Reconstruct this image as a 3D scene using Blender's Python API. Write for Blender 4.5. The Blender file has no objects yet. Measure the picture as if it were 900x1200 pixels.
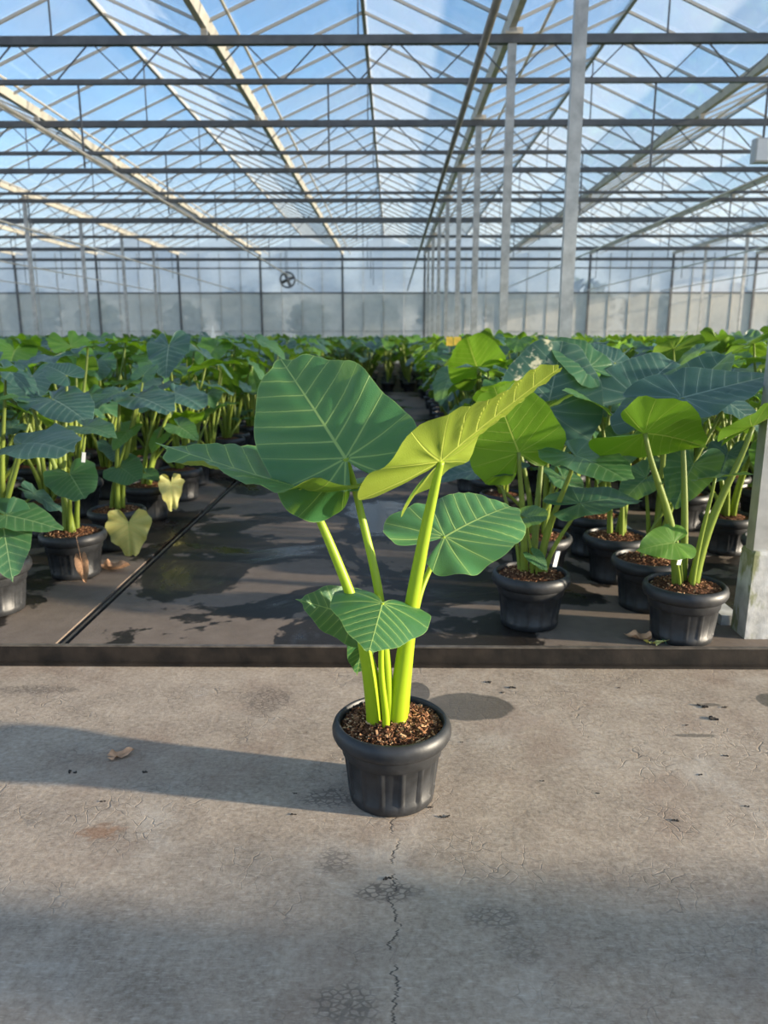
import bpy, math, random
import numpy as np
from mathutils import Vector, Matrix

R = math.radians
SC = bpy.context.scene
COL = SC.collection

# ---------------------------------------------------------------- camera
CAM_H, PITCH, YAW, FPX = 1.30, R(12.8), R(0.64), 901.0
cam_data = bpy.data.cameras.new('camera')
cam = bpy.data.objects.new('camera', cam_data)
COL.objects.link(cam)
cam.location = (0, 0, CAM_H)
cam.rotation_euler = (math.pi / 2 - PITCH, 0, YAW)
cam_data.sensor_fit = 'VERTICAL'
cam_data.sensor_height = 36.0
cam_data.lens = FPX / 1200 * 36.0
cam_data.clip_end = 600
cam_data.dof.use_dof = True
cam_data.dof.focus_distance = 2.15
cam_data.dof.aperture_fstop = 3.6
SC.camera = cam

# ---------------------------------------------------------------- sky, sun, exposure
SUN_ELEV = R(10.0)
SUN_DIR = Vector((0.983 * math.cos(SUN_ELEV), -0.183 * math.cos(SUN_ELEV), math.sin(SUN_ELEV))).normalized()
world = bpy.data.worlds.new('sky')
SC.world = world
world.use_nodes = True
wn = world.node_tree.nodes
sky = wn.new('ShaderNodeTexSky')
sky.sky_type = 'NISHITA'
sky.sun_disc = False
sky.sun_elevation = SUN_ELEV
sky.sun_rotation = math.atan2(SUN_DIR.x, SUN_DIR.y)
sky.air_density = 1.0
sky.dust_density = 0.7
sky.ozone_density = 3.0
# blue sky with an even pale haze all round the horizon and thin high cloud
wl = world.node_tree.links
def wmix(fac, a, b, blend='MIX'):
    n = wn.new('ShaderNodeMix'); n.data_type = 'RGBA'; n.blend_type = blend
    for i, v in ((0, fac), (6, a), (7, b)):
        if hasattr(v, 'links'): wl.new(v, n.inputs[i])
        else: n.inputs[i].default_value = v
    return n.outputs[2]
wc = wn.new('ShaderNodeTexCoord'); wsep = wn.new('ShaderNodeSeparateXYZ'); wl.new(wc.outputs['Generated'], wsep.inputs[0])
hz = wn.new('ShaderNodeMapRange'); hz.interpolation_type = 'SMOOTHSTEP'
wl.new(wsep.outputs[2], hz.inputs[0])
for i, v in ((1, 0.30), (2, 0.02), (3, 0.0), (4, 0.85)): hz.inputs[i].default_value = v
cm = wn.new('ShaderNodeMapping'); cm.inputs[3].default_value = (1.5, 1.5, 5); wl.new(wc.outputs['Generated'], cm.inputs[0])
cl = wn.new('ShaderNodeTexNoise'); cl.inputs['Scale'].default_value = 1.6; cl.inputs['Detail'].default_value = 6; wl.new(cm.outputs[0], cl.inputs['Vector'])
cr = wn.new('ShaderNodeMapRange'); cr.interpolation_type = 'SMOOTHSTEP'; wl.new(cl.outputs[0], cr.inputs[0])
for i, v in ((1, 0.45), (2, 0.75), (3, 0.0), (4, 0.55)): cr.inputs[i].default_value = v
skyc = wmix(1.0, sky.outputs[0], (0.38, 0.38, 0.38, 1), 'MULTIPLY')
skyc = wmix(cr.outputs[0], skyc, (0.70, 0.72, 0.76, 1))
skyc = wmix(hz.outputs[0], skyc, (0.80, 0.80, 0.82, 1))
wl.new(skyc, wn['Background'].inputs['Color'])
wn['Background'].inputs['Strength'].default_value = 1.0

sun_data = bpy.data.lights.new('sun_offscreen', 'SUN')
sun_data.energy = 9.0
sun_data.color = (1.0, 0.87, 0.68)
sun_data.angle = R(1.6)
sun = bpy.data.objects.new('sun_offscreen', sun_data)
COL.objects.link(sun)
sun.rotation_euler = SUN_DIR.to_track_quat('Z', 'Y').to_euler()

vs = SC.view_settings
vs.view_transform = 'Standard'
vs.look = 'None'
vs.gamma = 1.0
vs.use_curve_mapping = False
vs.exposure = 0.62

# ---------------------------------------------------------------- helpers
def cam_axes():
    m = Matrix.Rotation(YAW, 3, 'Z') @ Matrix.Rotation(math.pi / 2 - PITCH, 3, 'X')
    return m @ Vector((1, 0, 0)), m @ Vector((0, 1, 0)), m @ Vector((0, 0, -1))
AX_R, AX_U, AX_F = cam_axes()

def at(px, py, Y):
    """World point at distance Y down the house that shows at photograph pixel (px, py)."""
    d = AX_F * FPX + AX_R * (px - 450) - AX_U * (py - 600)
    return Vector((0, 0, CAM_H)) + d * (Y / d.y)

def tag(o, label=None, cat=None, group=None, kind=None):
    if label: o['label'] = label
    if cat: o['category'] = cat
    if group: o['group'] = group
    if kind: o['kind'] = kind
    return o

def obj(name, me, mat=None, parent=None, loc=None, rotz=None):
    o = bpy.data.objects.new(name, me)
    COL.objects.link(o)
    if mat is not None and me is not None and len(me.materials) == 0:
        me.materials.append(mat)
    if parent is not None: o.parent = parent
    if loc is not None: o.location = loc
    if rotz is not None: o.rotation_euler = (0, 0, rotz)
    return o

def empty(name, loc, rotz=0.0):
    o = bpy.data.objects.new(name, None)
    COL.objects.link(o)
    o.empty_display_size = 0.05
    o.location = loc
    o.rotation_euler = (0, 0, rotz)
    return o

def mesh(name, verts, faces, smooth=False, attrs=None):
    me = bpy.data.meshes.new(name)
    me.from_pydata([tuple(v) for v in verts], [], faces)
    if attrs:
        for k, vals in attrs.items():
            a = me.attributes.new(k, 'FLOAT', 'POINT')
            a.data.foreach_set('value', np.asarray(vals, dtype=np.float32))
    if smooth:
        me.polygons.foreach_set('use_smooth', [True] * len(me.polygons))
    me.update()
    return me

class MB:
    """Collects shapes into one mesh."""
    def __init__(s): s.v, s.f = [], []
    def add(s, v, f):
        n = len(s.v); s.v += [tuple(p) for p in v]; s.f += [tuple(i + n for i in q) for q in f]; return s
    def box(s, x0, x1, y0, y1, z0, z1):
        v = [(x, y, z) for z in (z0, z1) for y in (y0, y1) for x in (x0, x1)]
        return s.add(v, [(0, 2, 3, 1), (4, 5, 7, 6), (0, 1, 5, 4), (2, 6, 7, 3), (0, 4, 6, 2), (1, 3, 7, 5)])
    def bar(s, a, b, w, h, up=Vector((0, 0, 1))):
        a, b = Vector(a), Vector(b); d = (b - a).normalized()
        x = d.cross(up).normalized(); u = x.cross(d).normalized()
        v = [p + x * sx * w / 2 + u * su * h / 2 for p in (a, b) for su in (-1, 1) for sx in (-1, 1)]
        return s.add(v, [(0, 1, 3, 2), (4, 6, 7, 5), (0, 4, 5, 1), (2, 3, 7, 6), (0, 2, 6, 4), (1, 5, 7, 3)])
    def tube(s, pts, rad, n=8, cap=True):
        v, f = tube_geo(pts, rad, n, cap); return s.add(v, f)
    def lathe(s, prof, n, mod=None):
        v, f = [], []
        for (r, z) in prof:
            for k in range(n):
                a = 2 * math.pi * k / n
                rr = r if mod is None else mod(r, z, a)
                v.append((rr * math.cos(a), rr * math.sin(a), z))
        for i in range(len(prof) - 1):
            for k in range(n):
                k2 = (k + 1) % n
                f.append((i * n + k, i * n + k2, (i + 1) * n + k2, (i + 1) * n + k))
        return s.add(v, f)
    def build(s, name, mat, parent=None, smooth=False, loc=None):
        return obj(name, mesh(name, s.v, s.f, smooth), mat, parent, loc)

def tube_geo(pts, rad, n=8, cap=True):
    pts = [Vector(p) for p in pts]
    if not hasattr(rad, '__len__'): rad = [rad] * len(pts)
    v, f = [], []
    t0 = (pts[1] - pts[0]).normalized()
    x = t0.orthogonal().normalized()
    for i, p in enumerate(pts):
        t = (pts[min(i + 1, len(pts) - 1)] - pts[max(i - 1, 0)]).normalized()
        x = (x - t * x.dot(t)).normalized(); y = t.cross(x)
        for k in range(n):
            a = 2 * math.pi * k / n
            v.append(p + (x * math.cos(a) + y * math.sin(a)) * rad[i])
    for i in range(len(pts) - 1):
        for k in range(n):
            k2 = (k + 1) % n
            f.append((i * n + k, i * n + k2, (i + 1) * n + k2, (i + 1) * n + k))
    if cap:
        f.append(tuple(reversed(range(n)))); f.append(tuple((len(pts) - 1) * n + k for k in range(n)))
    return v, f

def catmull(pts, sub):
    pts = [np.asarray(p, float) for p in pts]
    q = [2 * pts[0] - pts[1]] + pts + [2 * pts[-1] - pts[-2]]
    out = []
    for i in range(1, len(q) - 2):
        for k in range(sub):
            t = k / sub
            out.append(0.5 * (2 * q[i] + (q[i + 1] - q[i - 1]) * t + (2 * q[i - 1] - 5 * q[i] + 4 * q[i + 1] - q[i + 2]) * t * t
                              + (3 * q[i] - q[i - 1] - 3 * q[i + 1] + q[i + 2]) * t ** 3))
    out.append(pts[-1])
    return out

# ---------------------------------------------------------------- materials
class NT:
    """Short hand for node building."""
    def __init__(s, name):
        s.m = bpy.data.materials.new(name); s.m.use_nodes = True
        s.t = s.m.node_tree; s.n = s.t.nodes; s.n.clear()
        s.out = s.n.new('ShaderNodeOutputMaterial')
    def l(s, a, b): s.t.links.new(a, b)
    def put(s, sock, v):
        if hasattr(v, 'is_linked') or hasattr(v, 'links'): s.l(v, sock)
        else: sock.default_value = v
    def math(s, op, a, b=0.0, c=0.0, clamp=False):
        n = s.n.new('ShaderNodeMath'); n.operation = op; n.use_clamp = clamp
        for i, v in enumerate((a, b, c)): s.put(n.inputs[i], v)
        return n.outputs[0]
    def mix(s, fac, a, b, blend='MIX'):
        n = s.n.new('ShaderNodeMix'); n.data_type = 'RGBA'; n.blend_type = blend
        s.put(n.inputs[0], fac); s.put(n.inputs[6], a); s.put(n.inputs[7], b)
        return n.outputs[2]
    def coord(s, which='Object'): return s.n.new('ShaderNodeTexCoord').outputs[which]
    def mapv(s, vec, loc=(0, 0, 0), scale=(1, 1, 1), rot=(0, 0, 0)):
        n = s.n.new('ShaderNodeMapping'); s.l(vec, n.inputs[0])
        n.inputs[1].default_value = loc; n.inputs[2].default_value = rot; n.inputs[3].default_value = scale
        return n.outputs[0]
    def noise(s, vec, scale, detail=4, rough=0.55, dist=0.0, out=0):
        n = s.n.new('ShaderNodeTexNoise'); s.l(vec, n.inputs['Vector'])
        n.inputs['Scale'].default_value = scale; n.inputs['Detail'].default_value = detail
        n.inputs['Roughness'].default_value = rough; n.inputs['Distortion'].default_value = dist
        return n.outputs[out]
    def voro(s, vec, scale, feature='F1', out=0):
        n = s.n.new('ShaderNodeTexVoronoi'); n.feature = feature; s.l(vec, n.inputs['Vector'])
        n.inputs['Scale'].default_value = scale
        return n.outputs[out]
    def ramp(s, fac, stops):
        n = s.n.new('ShaderNodeValToRGB'); s.l(fac, n.inputs[0])
        e = n.color_ramp.elements
        while len(e) < len(stops): e.new(0.5)
        for i, (p, c) in enumerate(stops):
            e[i].position = p; e[i].color = (*c, 1) if len(c) == 3 else c
        return n.outputs[0]
    def step(s, v, lo, hi):
        n = s.n.new('ShaderNodeMapRange'); n.interpolation_type = 'SMOOTHSTEP'
        s.put(n.inputs[0], v); n.inputs[1].default_value = lo; n.inputs[2].default_value = hi
        return n.outputs[0]
    def attr(s, name):
        n = s.n.new('ShaderNodeAttribute'); n.attribute_name = name; return n.outputs['Fac']
    def sep(s, vec):
        n = s.n.new('ShaderNodeSeparateXYZ'); s.l(vec, n.inputs[0]); return n.outputs
    def bump(s, h, strength, dist=0.01):
        n = s.n.new('ShaderNodeBump'); n.inputs['Strength'].default_value = strength
        n.inputs['Distance'].default_value = dist; s.l(h, n.inputs['Height']); return n.outputs[0]
    def principled(s, color, rough=0.5, metal=0.0, spec=0.5, normal=None, **kw):
        n = s.n.new('ShaderNodeBsdfPrincipled')
        s.put(n.inputs['Base Color'], color); s.put(n.inputs['Roughness'], rough)
        s.put(n.inputs['Metallic'], metal); s.put(n.inputs['Specular IOR Level'], spec)
        if normal is not None: s.l(normal, n.inputs['Normal'])
        return n
    def done(s, shader):
        s.l(shader, s.out.inputs['Surface']); return s.m

def c4(*c): return (c[0], c[1], c[2], 1.0)

def m_simple(name, col, rough=0.5, metal=0.0, var=0.25, scale=12, spec=0.5, bump=0.0):
    t = NT(name)
    nz = t.noise(t.coord(), scale, 5)
    lo = tuple(x * (1 - var) for x in col); hi = tuple(min(1, x * (1 + var)) for x in col)
    c = t.ramp(nz, [(0.3, lo), (0.7, hi)])
    nb = t.bump(nz, bump, 0.01) if bump else None
    return t.done(t.principled(c, rough, metal, spec, nb).outputs[0])

def m_leaf(name, upper, upper2, under, vein, trans, tfac=0.3, rough=0.36, bleach=0.0, latk=0.68, vwid=0.0095):
    t = NT(name)
    vt, vw, rr, mx = t.attr('vt'), t.attr('vw'), t.attr('rr'), t.attr('mx')
    d = t.math('MULTIPLY', t.math('ABSOLUTE', t.math('SUBTRACT', t.math('FRACT', t.math('ADD', vt, 0.5)), 0.5)), vw)
    w = t.math('MULTIPLY_ADD', rr, -0.62 * vwid, vwid)
    lat = t.math('SUBTRACT', 1.0, t.step(t.math('DIVIDE', d, w), 0.25, 1.0), clamp=True)
    wm = t.math('MULTIPLY_ADD', rr, -0.011, 0.016)
    mid = t.math('SUBTRACT', 1.0, t.step(t.math('DIVIDE', mx, wm), 0.4, 1.0), clamp=True)
    v = t.math('MAXIMUM', t.math('MULTIPLY', lat, latk), mid)
    co = t.coord()
    oi = t.n.new('ShaderNodeObjectInfo'); ge = t.n.new('ShaderNodeNewGeometry')
    rnd = t.math('FRACT', t.math('ADD', oi.outputs['Random'], ge.outputs['Random Per Island']))
    nz = t.noise(co, 9, 4)
    k = t.math('ADD', t.math('MULTIPLY', rnd, 0.75), t.math('MULTIPLY', nz, 0.35), clamp=True)
    up = t.mix(k, c4(*upper), c4(*upper2))
    # softer green beside the veins
    halo = t.math('SUBTRACT', 1.0, t.step(d, 0.005, 0.05), clamp=True)
    up = t.mix(t.math('MULTIPLY', halo, 0.10), up, c4(*vein))
    up = t.mix(t.math('MULTIPLY', v, 0.8), up, c4(*vein))
    edge = t.step(rr, 0.985, 1.0)
    up = t.mix(t.math('MULTIPLY', edge, 0.5), up, c4(*vein))
    if bleach:
        bm = t.math('MULTIPLY', t.step(t.noise(co, 6, 3), 0.5, 0.62), t.step(t.attr('vx'), -0.02, -0.2))
        up = t.mix(bm, up, c4(0.72, 0.66, 0.42))
    un = t.mix(nz, c4(*under), c4(*(x * 1.25 for x in under)))
    un = t.mix(t.math('MULTIPLY', v, 0.7), un, c4(0.55, 0.62, 0.12))
    col = t.mix(ge.outputs['Backfacing'], up, un)
    cells = t.voro(t.mapv(co, scale=(1, 1, 0.2)), 75, 'DISTANCE_TO_EDGE')
    h = t.math('ADD', t.math('MULTIPLY', v, 0.9), t.math('ADD', t.math('MULTIPLY', cells, 0.35), t.math('MULTIPLY', nz, 0.4)))
    nb = t.bump(h, 0.35, 0.006)
    p = t.principled(col, t.math('MULTIPLY_ADD', nz, 0.2, rough - 0.08), 0.0, 0.62, nb)
    tr = t.n.new('ShaderNodeBsdfTranslucent')
    t.put(tr.inputs[0], t.mix(t.math('MULTIPLY', v, 0.6), c4(*trans), c4(0.25, 0.34, 0.03)))
    t.l(nb, tr.inputs['Normal'])
    mx_ = t.n.new('ShaderNodeMixShader'); mx_.inputs[0].default_value = tfac
    t.l(p.outputs[0], mx_.inputs[1]); t.l(tr.outputs[0], mx_.inputs[2])
    return t.done(mx_.outputs[0])

def m_stalk(name, low, high):
    t = NT(name)
    g = t.coord('Object'); z = t.sep(g)[2]
    st = t.noise(t.mapv(g, scale=(60, 60, 3)), 1.0, 3)
    c = t.mix(t.step(z, 0.25, 0.95), c4(*low), c4(*high))
    c = t.mix(t.math('MULTIPLY', st, 0.5), c, c4(*(x * 0.7 for x in high)))
    p = t.principled(c, 0.42, 0, 0.45)
    tr = t.n.new('ShaderNodeBsdfTranslucent'); t.put(tr.inputs[0], c)
    mx_ = t.n.new('ShaderNodeMixShader'); mx_.inputs[0].default_value = 0.35
    t.l(p.outputs[0], mx_.inputs[1]); t.l(tr.outputs[0], mx_.inputs[2])
    return t.done(mx_.outputs[0])

def m_glass(name, dust, tint=(0.93, 0.95, 0.96), dustcol=(0.8, 0.8, 0.78), scale=0.8):
    t = NT(name)
    tp = t.n.new('ShaderNodeBsdfTransparent'); tp.inputs[0].default_value = c4(*tint)
    gl = t.n.new('ShaderNodeBsdfGlossy'); gl.inputs['Roughness'].default_value = 0.05
    fr = t.n.new('ShaderNodeFresnel'); fr.inputs[0].default_value = 1.25
    a = t.n.new('ShaderNodeMixShader'); t.l(t.math('MULTIPLY', fr.outputs[0], 0.34), a.inputs[0]); t.l(tp.outputs[0], a.inputs[1]); t.l(gl.outputs[0], a.inputs[2])
    df = t.n.new('ShaderNodeBsdfTranslucent'); df.inputs[0].default_value = c4(*dustcol)
    dd = t.n.new('ShaderNodeBsdfDiffuse'); dd.inputs[0].default_value = c4(*dustcol)
    b0 = t.n.new('ShaderNodeMixShader'); b0.inputs[0].default_value = 0.4
    t.l(df.outputs[0], b0.inputs[1]); t.l(dd.outputs[0], b0.inputs[2])
    b = t.n.new('ShaderNodeMixShader')
    geo = t.n.new('ShaderNodeNewGeometry').outputs['Position']
    nz = t.noise(t.mapv(geo, scale=(1, 0.5, 1)), scale, 4)
    t.l(t.math('MULTIPLY', nz, dust * 2.0, clamp=True), b.inputs[0])
    t.l(a.outputs[0], b.inputs[1]); t.l(b0.outputs[0], b.inputs[2])
    return t.done(b.outputs[0])

def m_path():
    """Worn dry concrete of the front path: streaks, scuffs, footprints, a crack and a damp patch."""
    t = NT('path_concrete')  # warm grey
    g = t.coord('Object'); xyz = t.sep(g)
    big = t.noise(t.mapv(g, scale=(0.55, 1.5, 1)), 1.6, 6, 0.6)
    mid = t.noise(g, 7, 7, 0.65, 0.5)
    fine = t.noise(g, 60, 6, 0.7)
    c = t.ramp(big, [(0.28, (0.18, 0.128, 0.085)), (0.5, (0.31, 0.228, 0.155)), (0.72, (0.44, 0.345, 0.25))])
    c = t.mix(0.5, c, t.ramp(mid, [(0.32, (0.13, 0.096, 0.068)), (0.68, (0.45, 0.36, 0.27))]))
    c = t.mix(0.36, c, t.ramp(fine, [(0.32, (0.09, 0.07, 0.052)), (0.68, (0.54, 0.47, 0.385))]))
    # short pale scratches in all directions
    for rz, lc in ((0.6, 2), (-0.7, 5), (1.4, 8)):
        sc = t.noise(t.mapv(g, loc=(lc, lc, 0), scale=(30, 210, 1), rot=(0, 0, rz)), 1.0, 2, 0.5)
        c = t.mix(t.math('MULTIPLY', t.step(sc, 0.60, 0.72), 0.30), c, c4(0.56, 0.49, 0.40))
    # pale lime film
    lime = t.step(t.noise(t.mapv(g, loc=(3, 1, 0)), 2.4, 6, 0.7, 0.4), 0.52, 0.74)
    c = t.mix(t.math('MULTIPLY', lime, 0.4), c, c4(0.52, 0.47, 0.40))
    # brown-red soiling towards the bed
    c = t.mix(t.math('MULTIPLY', t.step(t.noise(t.mapv(g, loc=(9, 4, 0)), 3.0, 5), 0.5, 0.7), 0.35), c, c4(0.20, 0.125, 0.085))
    # fine craze lines
    wv = t.n.new('ShaderNodeVectorMath'); wv.operation = 'MULTIPLY_ADD'
    nv = t.noise(g, 5, 3, out=1); t.l(nv, wv.inputs[0]); wv.inputs[1].default_value = (0.16, 0.16, 0); t.l(g, wv.inputs[2])
    cr = t.voro(wv.outputs[0], 22, 'DISTANCE_TO_EDGE')
    craze = t.math('MULTIPLY', t.step(cr, 0.035, 0.0), t.step(t.noise(g, 3.3, 3), 0.5, 0.62))
    c = t.mix(t.math('MULTIPLY', craze, 0.35), c, c4(0.09, 0.075, 0.06))
    # the long crack running from the pot towards the front
    xw = t.math('ADD', xyz[0], t.math('MULTIPLY', t.math('SUBTRACT', t.noise(t.mapv(g, scale=(0.0, 1, 0)), 11, 5, 0.75), 0.5), 0.13))
    crack = t.math('MULTIPLY', t.step(t.math('ABSOLUTE', t.math('ADD', xw, -0.005)), 0.0035, 0.001), t.math('MULTIPLY', t.step(xyz[1], 1.93, 1.90), t.step(t.noise(g, 14, 2), 0.40, 0.50)))
    c = t.mix(t.math('MULTIPLY', crack, 0.85), c, c4(0.035, 0.03, 0.025))
    wet = None
    def blob(cx, cy, rx, ry, edge=0.25, ns=9, na=0.5):
        a = t.math('DIVIDE', t.math('SUBTRACT', xyz[0], cx), rx); b = t.math('DIVIDE', t.math('SUBTRACT', xyz[1], cy), ry)
        r2 = t.math('SQRT', t.math('ADD', t.math('MULTIPLY', a, a), t.math('MULTIPLY', b, b)))
        r2 = t.math('ADD', r2, t.math('MULTIPLY', t.math('SUBTRACT', t.noise(g, ns, 3), 0.5), na))
        return t.step(r2, 1.0 + edge / 2, 1.0 - edge / 2)
    # muddy sole prints (tread lines broken up)
    tread = t.step(t.voro(t.mapv(g, scale=(1, 1.6, 1)), 48, 'DISTANCE_TO_EDGE'), 0.16, 0.05)
    for (px, py, rx, ry, k) in ((392, 1010, .05, .05, .7), (455, 1045, .075, .035, 1.0), (578, 1075, .06, .035, .7), (312, 820, .09, .10, .9),
                                (40, 808, .16, .035, .8), (405, 1175, .07, .05, .8), (385, 935, .07, .05, .9), (120, 975, .07, .05, .5), (610, 1110, .05, .06, .4)):
        p = ground_px(px, py)
        m = t.math('MULTIPLY', blob(p.x, p.y, rx, ry, 0.7, 16, 1.0), t.math('MULTIPLY_ADD', tread, 0.75, 0.15))
        c = t.mix(t.math('MULTIPLY', m, k * 0.8), c, c4(0.07, 0.055, 0.045))
    p = ground_px(118, 975)
    c = t.mix(t.math('MULTIPLY', blob(p.x, p.y, .05, .03, .9, 40, 2.4), 0.5), c, c4(0.22, 0.09, 0.03))
    for (px, py, rx, ry) in ((548, 828, .165, .105), (488, 812, .05, .09), (905, 822, .05, .06)):
        p = ground_px(px, py); b = blob(p.x, p.y, rx, ry, 0.12, 7, 0.45)
        wet = b if wet is None else t.math('MAXIMUM', wet, b)
    for (px, py, rx, ry) in ((830, 826, .05, .012), (815, 862, .07, .012),):
        p = ground_px(px, py); wet = t.math('MAXIMUM', wet, t.math('MULTIPLY', blob(p.x, p.y, rx, ry, 0.6, 20, 0.9), 0.8))
    c = t.mix(t.math('MULTIPLY', wet, 0.72), c, c4(0.055, 0.052, 0.045))
    h = t.math('ADD', t.math('MULTIPLY', mid, 0.5), t.math('SUBTRACT', t.math('MULTIPLY', fine, 0.5), t.math('MULTIPLY', t.math('MAXIMUM', crack, t.math('MULTIPLY', craze, 0.3)), 1.2)))
    rough = t.math('MULTIPLY_ADD', wet, -0.35, 0.72)
    return t.done(t.principled(c, rough, 0, 0.4, t.bump(h, 0.45, 0.006)).outputs[0])

def ground_px(px, py, z=0.0):
    d = AX_F * FPX + AX_R * (px - 450) - AX_U * (py - 600)
    return Vector((0, 0, CAM_H)) + d * ((z - CAM_H) / d.z)

def m_bed():
    """Dark wet concrete of the growing floor with drier brown-grey islands."""
    t = NT('wet_concrete')
    geo = t.n.new('ShaderNodeNewGeometry').outputs['Position']
    big = t.noise(t.mapv(geo, scale=(0.8, 0.7, 1)), 1.5, 6, 0.6, 0.6)
    mid = t.noise(geo, 8, 6, 0.65)
    fine = t.noise(geo, 50, 5, 0.7)
    k = t.math('ADD', big, t.math('MULTIPLY_ADD', t.math('SUBTRACT', mid, 0.5), 0.12, 0.03))
    dry = t.step(k, 0.525, 0.55)
    wetc = t.mix(mid, c4(0.009, 0.0072, 0.006), c4(0.027, 0.0215, 0.017))
    dryc = t.mix(mid, c4(0.10, 0.076, 0.058), c4(0.21, 0.168, 0.135))
    c = t.mix(dry, wetc, dryc)
    c = t.mix(t.math('MULTIPLY', t.step(fine, 0.62, 0.8), 0.25), c, c4(0.2, 0.18, 0.15))
    pud = t.step(big, 0.45, 0.36)
    r = t.mix(dry, t.mix(pud, c4(0.5, 0.5, 0.5), c4(0.12, 0.12, 0.12)), c4(0.8, 0.8, 0.8))
    h = t.math('MULTIPLY', t.math('ADD', mid, t.math('MULTIPLY', fine, 0.6)), t.math('SUBTRACT', 1.0, t.math('MULTIPLY', pud, 0.9)))
    return t.done(t.principled(c, r, 0, 0.22, t.bump(h, 0.3, 0.005)).outputs[0])

M = {}
M['path'] = m_path()
M['bed'] = m_bed()
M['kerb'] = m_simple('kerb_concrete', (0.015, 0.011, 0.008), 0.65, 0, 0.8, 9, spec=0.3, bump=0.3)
M['lip'] = m_simple('kerb_lip', (0.09, 0.075, 0.06), 0.5, 0.0, 0.5, 20)
M['slot'] = m_simple('slot_dark', (0.012, 0.010, 0.009), 0.5)
M['slotrib'] = m_simple('slot_rib', (0.06, 0.052, 0.045), 0.45)
M['stripgrey'] = m_simple('strip_concrete', (0.44, 0.43, 0.41), 0.6, 0, 0.4, 9, bump=0.2)
M['foot'] = None
M['steel'] = m_simple('galvanised_steel', (0.46, 0.45, 0.42), 0.42, 0.55, 0.22, 9)
M['girder'] = m_simple('girder_steel', (0.125, 0.125, 0.125), 0.5, 0.3, 0.2, 6)
M['cream'] = m_simple('aluminium_gutter', (0.66, 0.60, 0.50), 0.5, 0.15, 0.15, 5)
M['alubar'] = m_simple('aluminium_bar', (0.46, 0.43, 0.38), 0.5, 0.25, 0.1, 5)
M['pipe'] = m_simple('heating_pipe', (0.28, 0.27, 0.25), 0.45, 0.3, 0.2, 6)
M['glass'] = m_glass('roof_glass', 0.13)
M['wallglass'] = m_glass('gable_glass', 0.60, (0.92, 0.94, 0.95), (0.85, 0.85, 0.85), 0.4)
M['film'] = m_glass('grey_film', 0.74, (0.82, 0.82, 0.80), (0.76, 0.73, 0.66), 0.5)
M['pot'] = m_simple('black_pot', (0.020, 0.021, 0.023), 0.48, 0, 0.35, 30, 0.45, 0.08)
M['soil'] = m_simple('bark_soil', (0.10, 0.042, 0.020), 0.9, 0, 0.8, 90, 0.2, 0.9)
M['bark'] = None
M['tagwhite'] = m_simple('white_tag', (0.8, 0.8, 0.78), 0.4, 0, 0.05)
M['dry'] = m_simple('dry_leaf', (0.48, 0.27, 0.15), 0.7, 0, 0.45, 25, 0.3, 0.4)
M['crumb'] = m_simple('soil_crumb', (0.03, 0.022, 0.016), 0.8)
M['outside'] = m_simple('field_grass', (0.10, 0.12, 0.06), 0.9, 0, 0.4, 0.3)
M['treecrown'] = m_simple('far_tree', (0.05, 0.075, 0.05), 0.9, 0, 0.5, 0.8)
M['trunk'] = m_simple('tree_bark', (0.10, 0.08, 0.06), 0.9)
M['fan'] = m_simple('fan_metal', (0.16, 0.16, 0.16), 0.5, 0.3)
M['boxgrey'] = m_simple('box_grey', (0.5, 0.5, 0.48), 0.5, 0.1, 0.1)
M['yellow_flower'] = m_simple('yellow_paper', (0.75, 0.50, 0.06), 0.6)

M['leaf_hero'] = m_leaf('leaf_fresh', (0.028, 0.108, 0.046), (0.058, 0.185, 0.050), (0.17, 0.22, 0.022), (0.36, 0.50, 0.14), (0.22, 0.40, 0.02), 0.28, 0.36, latk=0.9, vwid=0.0115)
M['leaf'] = m_leaf('leaf_green', (0.024, 0.088, 0.048), (0.060, 0.160, 0.044), (0.13, 0.24, 0.025), (0.24, 0.35, 0.15), (0.20, 0.38, 0.02), 0.28, 0.35)
M['leaf_blue'] = m_leaf('leaf_bluegreen', (0.024, 0.072, 0.060), (0.036, 0.100, 0.068), (0.13, 0.22, 0.03), (0.24, 0.33, 0.24), (0.16, 0.32, 0.02), 0.22, 0.36)
M['leaf_bleached'] = m_leaf('leaf_sunscald', (0.022, 0.070, 0.060), (0.032, 0.095, 0.065), (0.13, 0.22, 0.03), (0.22, 0.30, 0.20), (0.16, 0.32, 0.02), 0.25, 0.42, bleach=1.0)
M['leaf_lime'] = m_leaf('leaf_lime', (0.075, 0.20, 0.03), (0.12, 0.27, 0.03), (0.12, 0.24, 0.012), (0.32, 0.44, 0.10), (0.24, 0.44, 0.01), 0.40, 0.42)
M['leaf_yellow'] = m_leaf('leaf_fading', (0.62, 0.55, 0.16), (0.66, 0.62, 0.22), (0.60, 0.50, 0.12), (0.42, 0.52, 0.12), (0.75, 0.62, 0.08), 0.35, 0.5)
M['stalk_hero'] = m_stalk('stalk_bright', (0.42, 0.56, 0.010), (0.36, 0.50, 0.04))
M['stalk'] = m_stalk('stalk_green', (0.27, 0.36, 0.045), (0.24, 0.31, 0.065))

def m_foot():
    t = NT('mossy_concrete')
    g = t.coord(); nz = t.noise(g, 14, 5)
    c = t.ramp(nz, [(0.3, (0.34, 0.33, 0.30)), (0.7, (0.58, 0.57, 0.54))])
    moss = t.step(t.noise(t.mapv(g, loc=(2, 2, 2), scale=(1, 1, 0.5)), 12, 4), 0.53, 0.66)
    c = t.mix(t.math('MULTIPLY', moss, 0.8), c, c4(0.16, 0.17, 0.035))
    return t.done(t.principled(c, 0.75, 0, 0.3, t.bump(nz, 0.4, 0.01)).outputs[0])
M['foot'] = m_foot()

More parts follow.
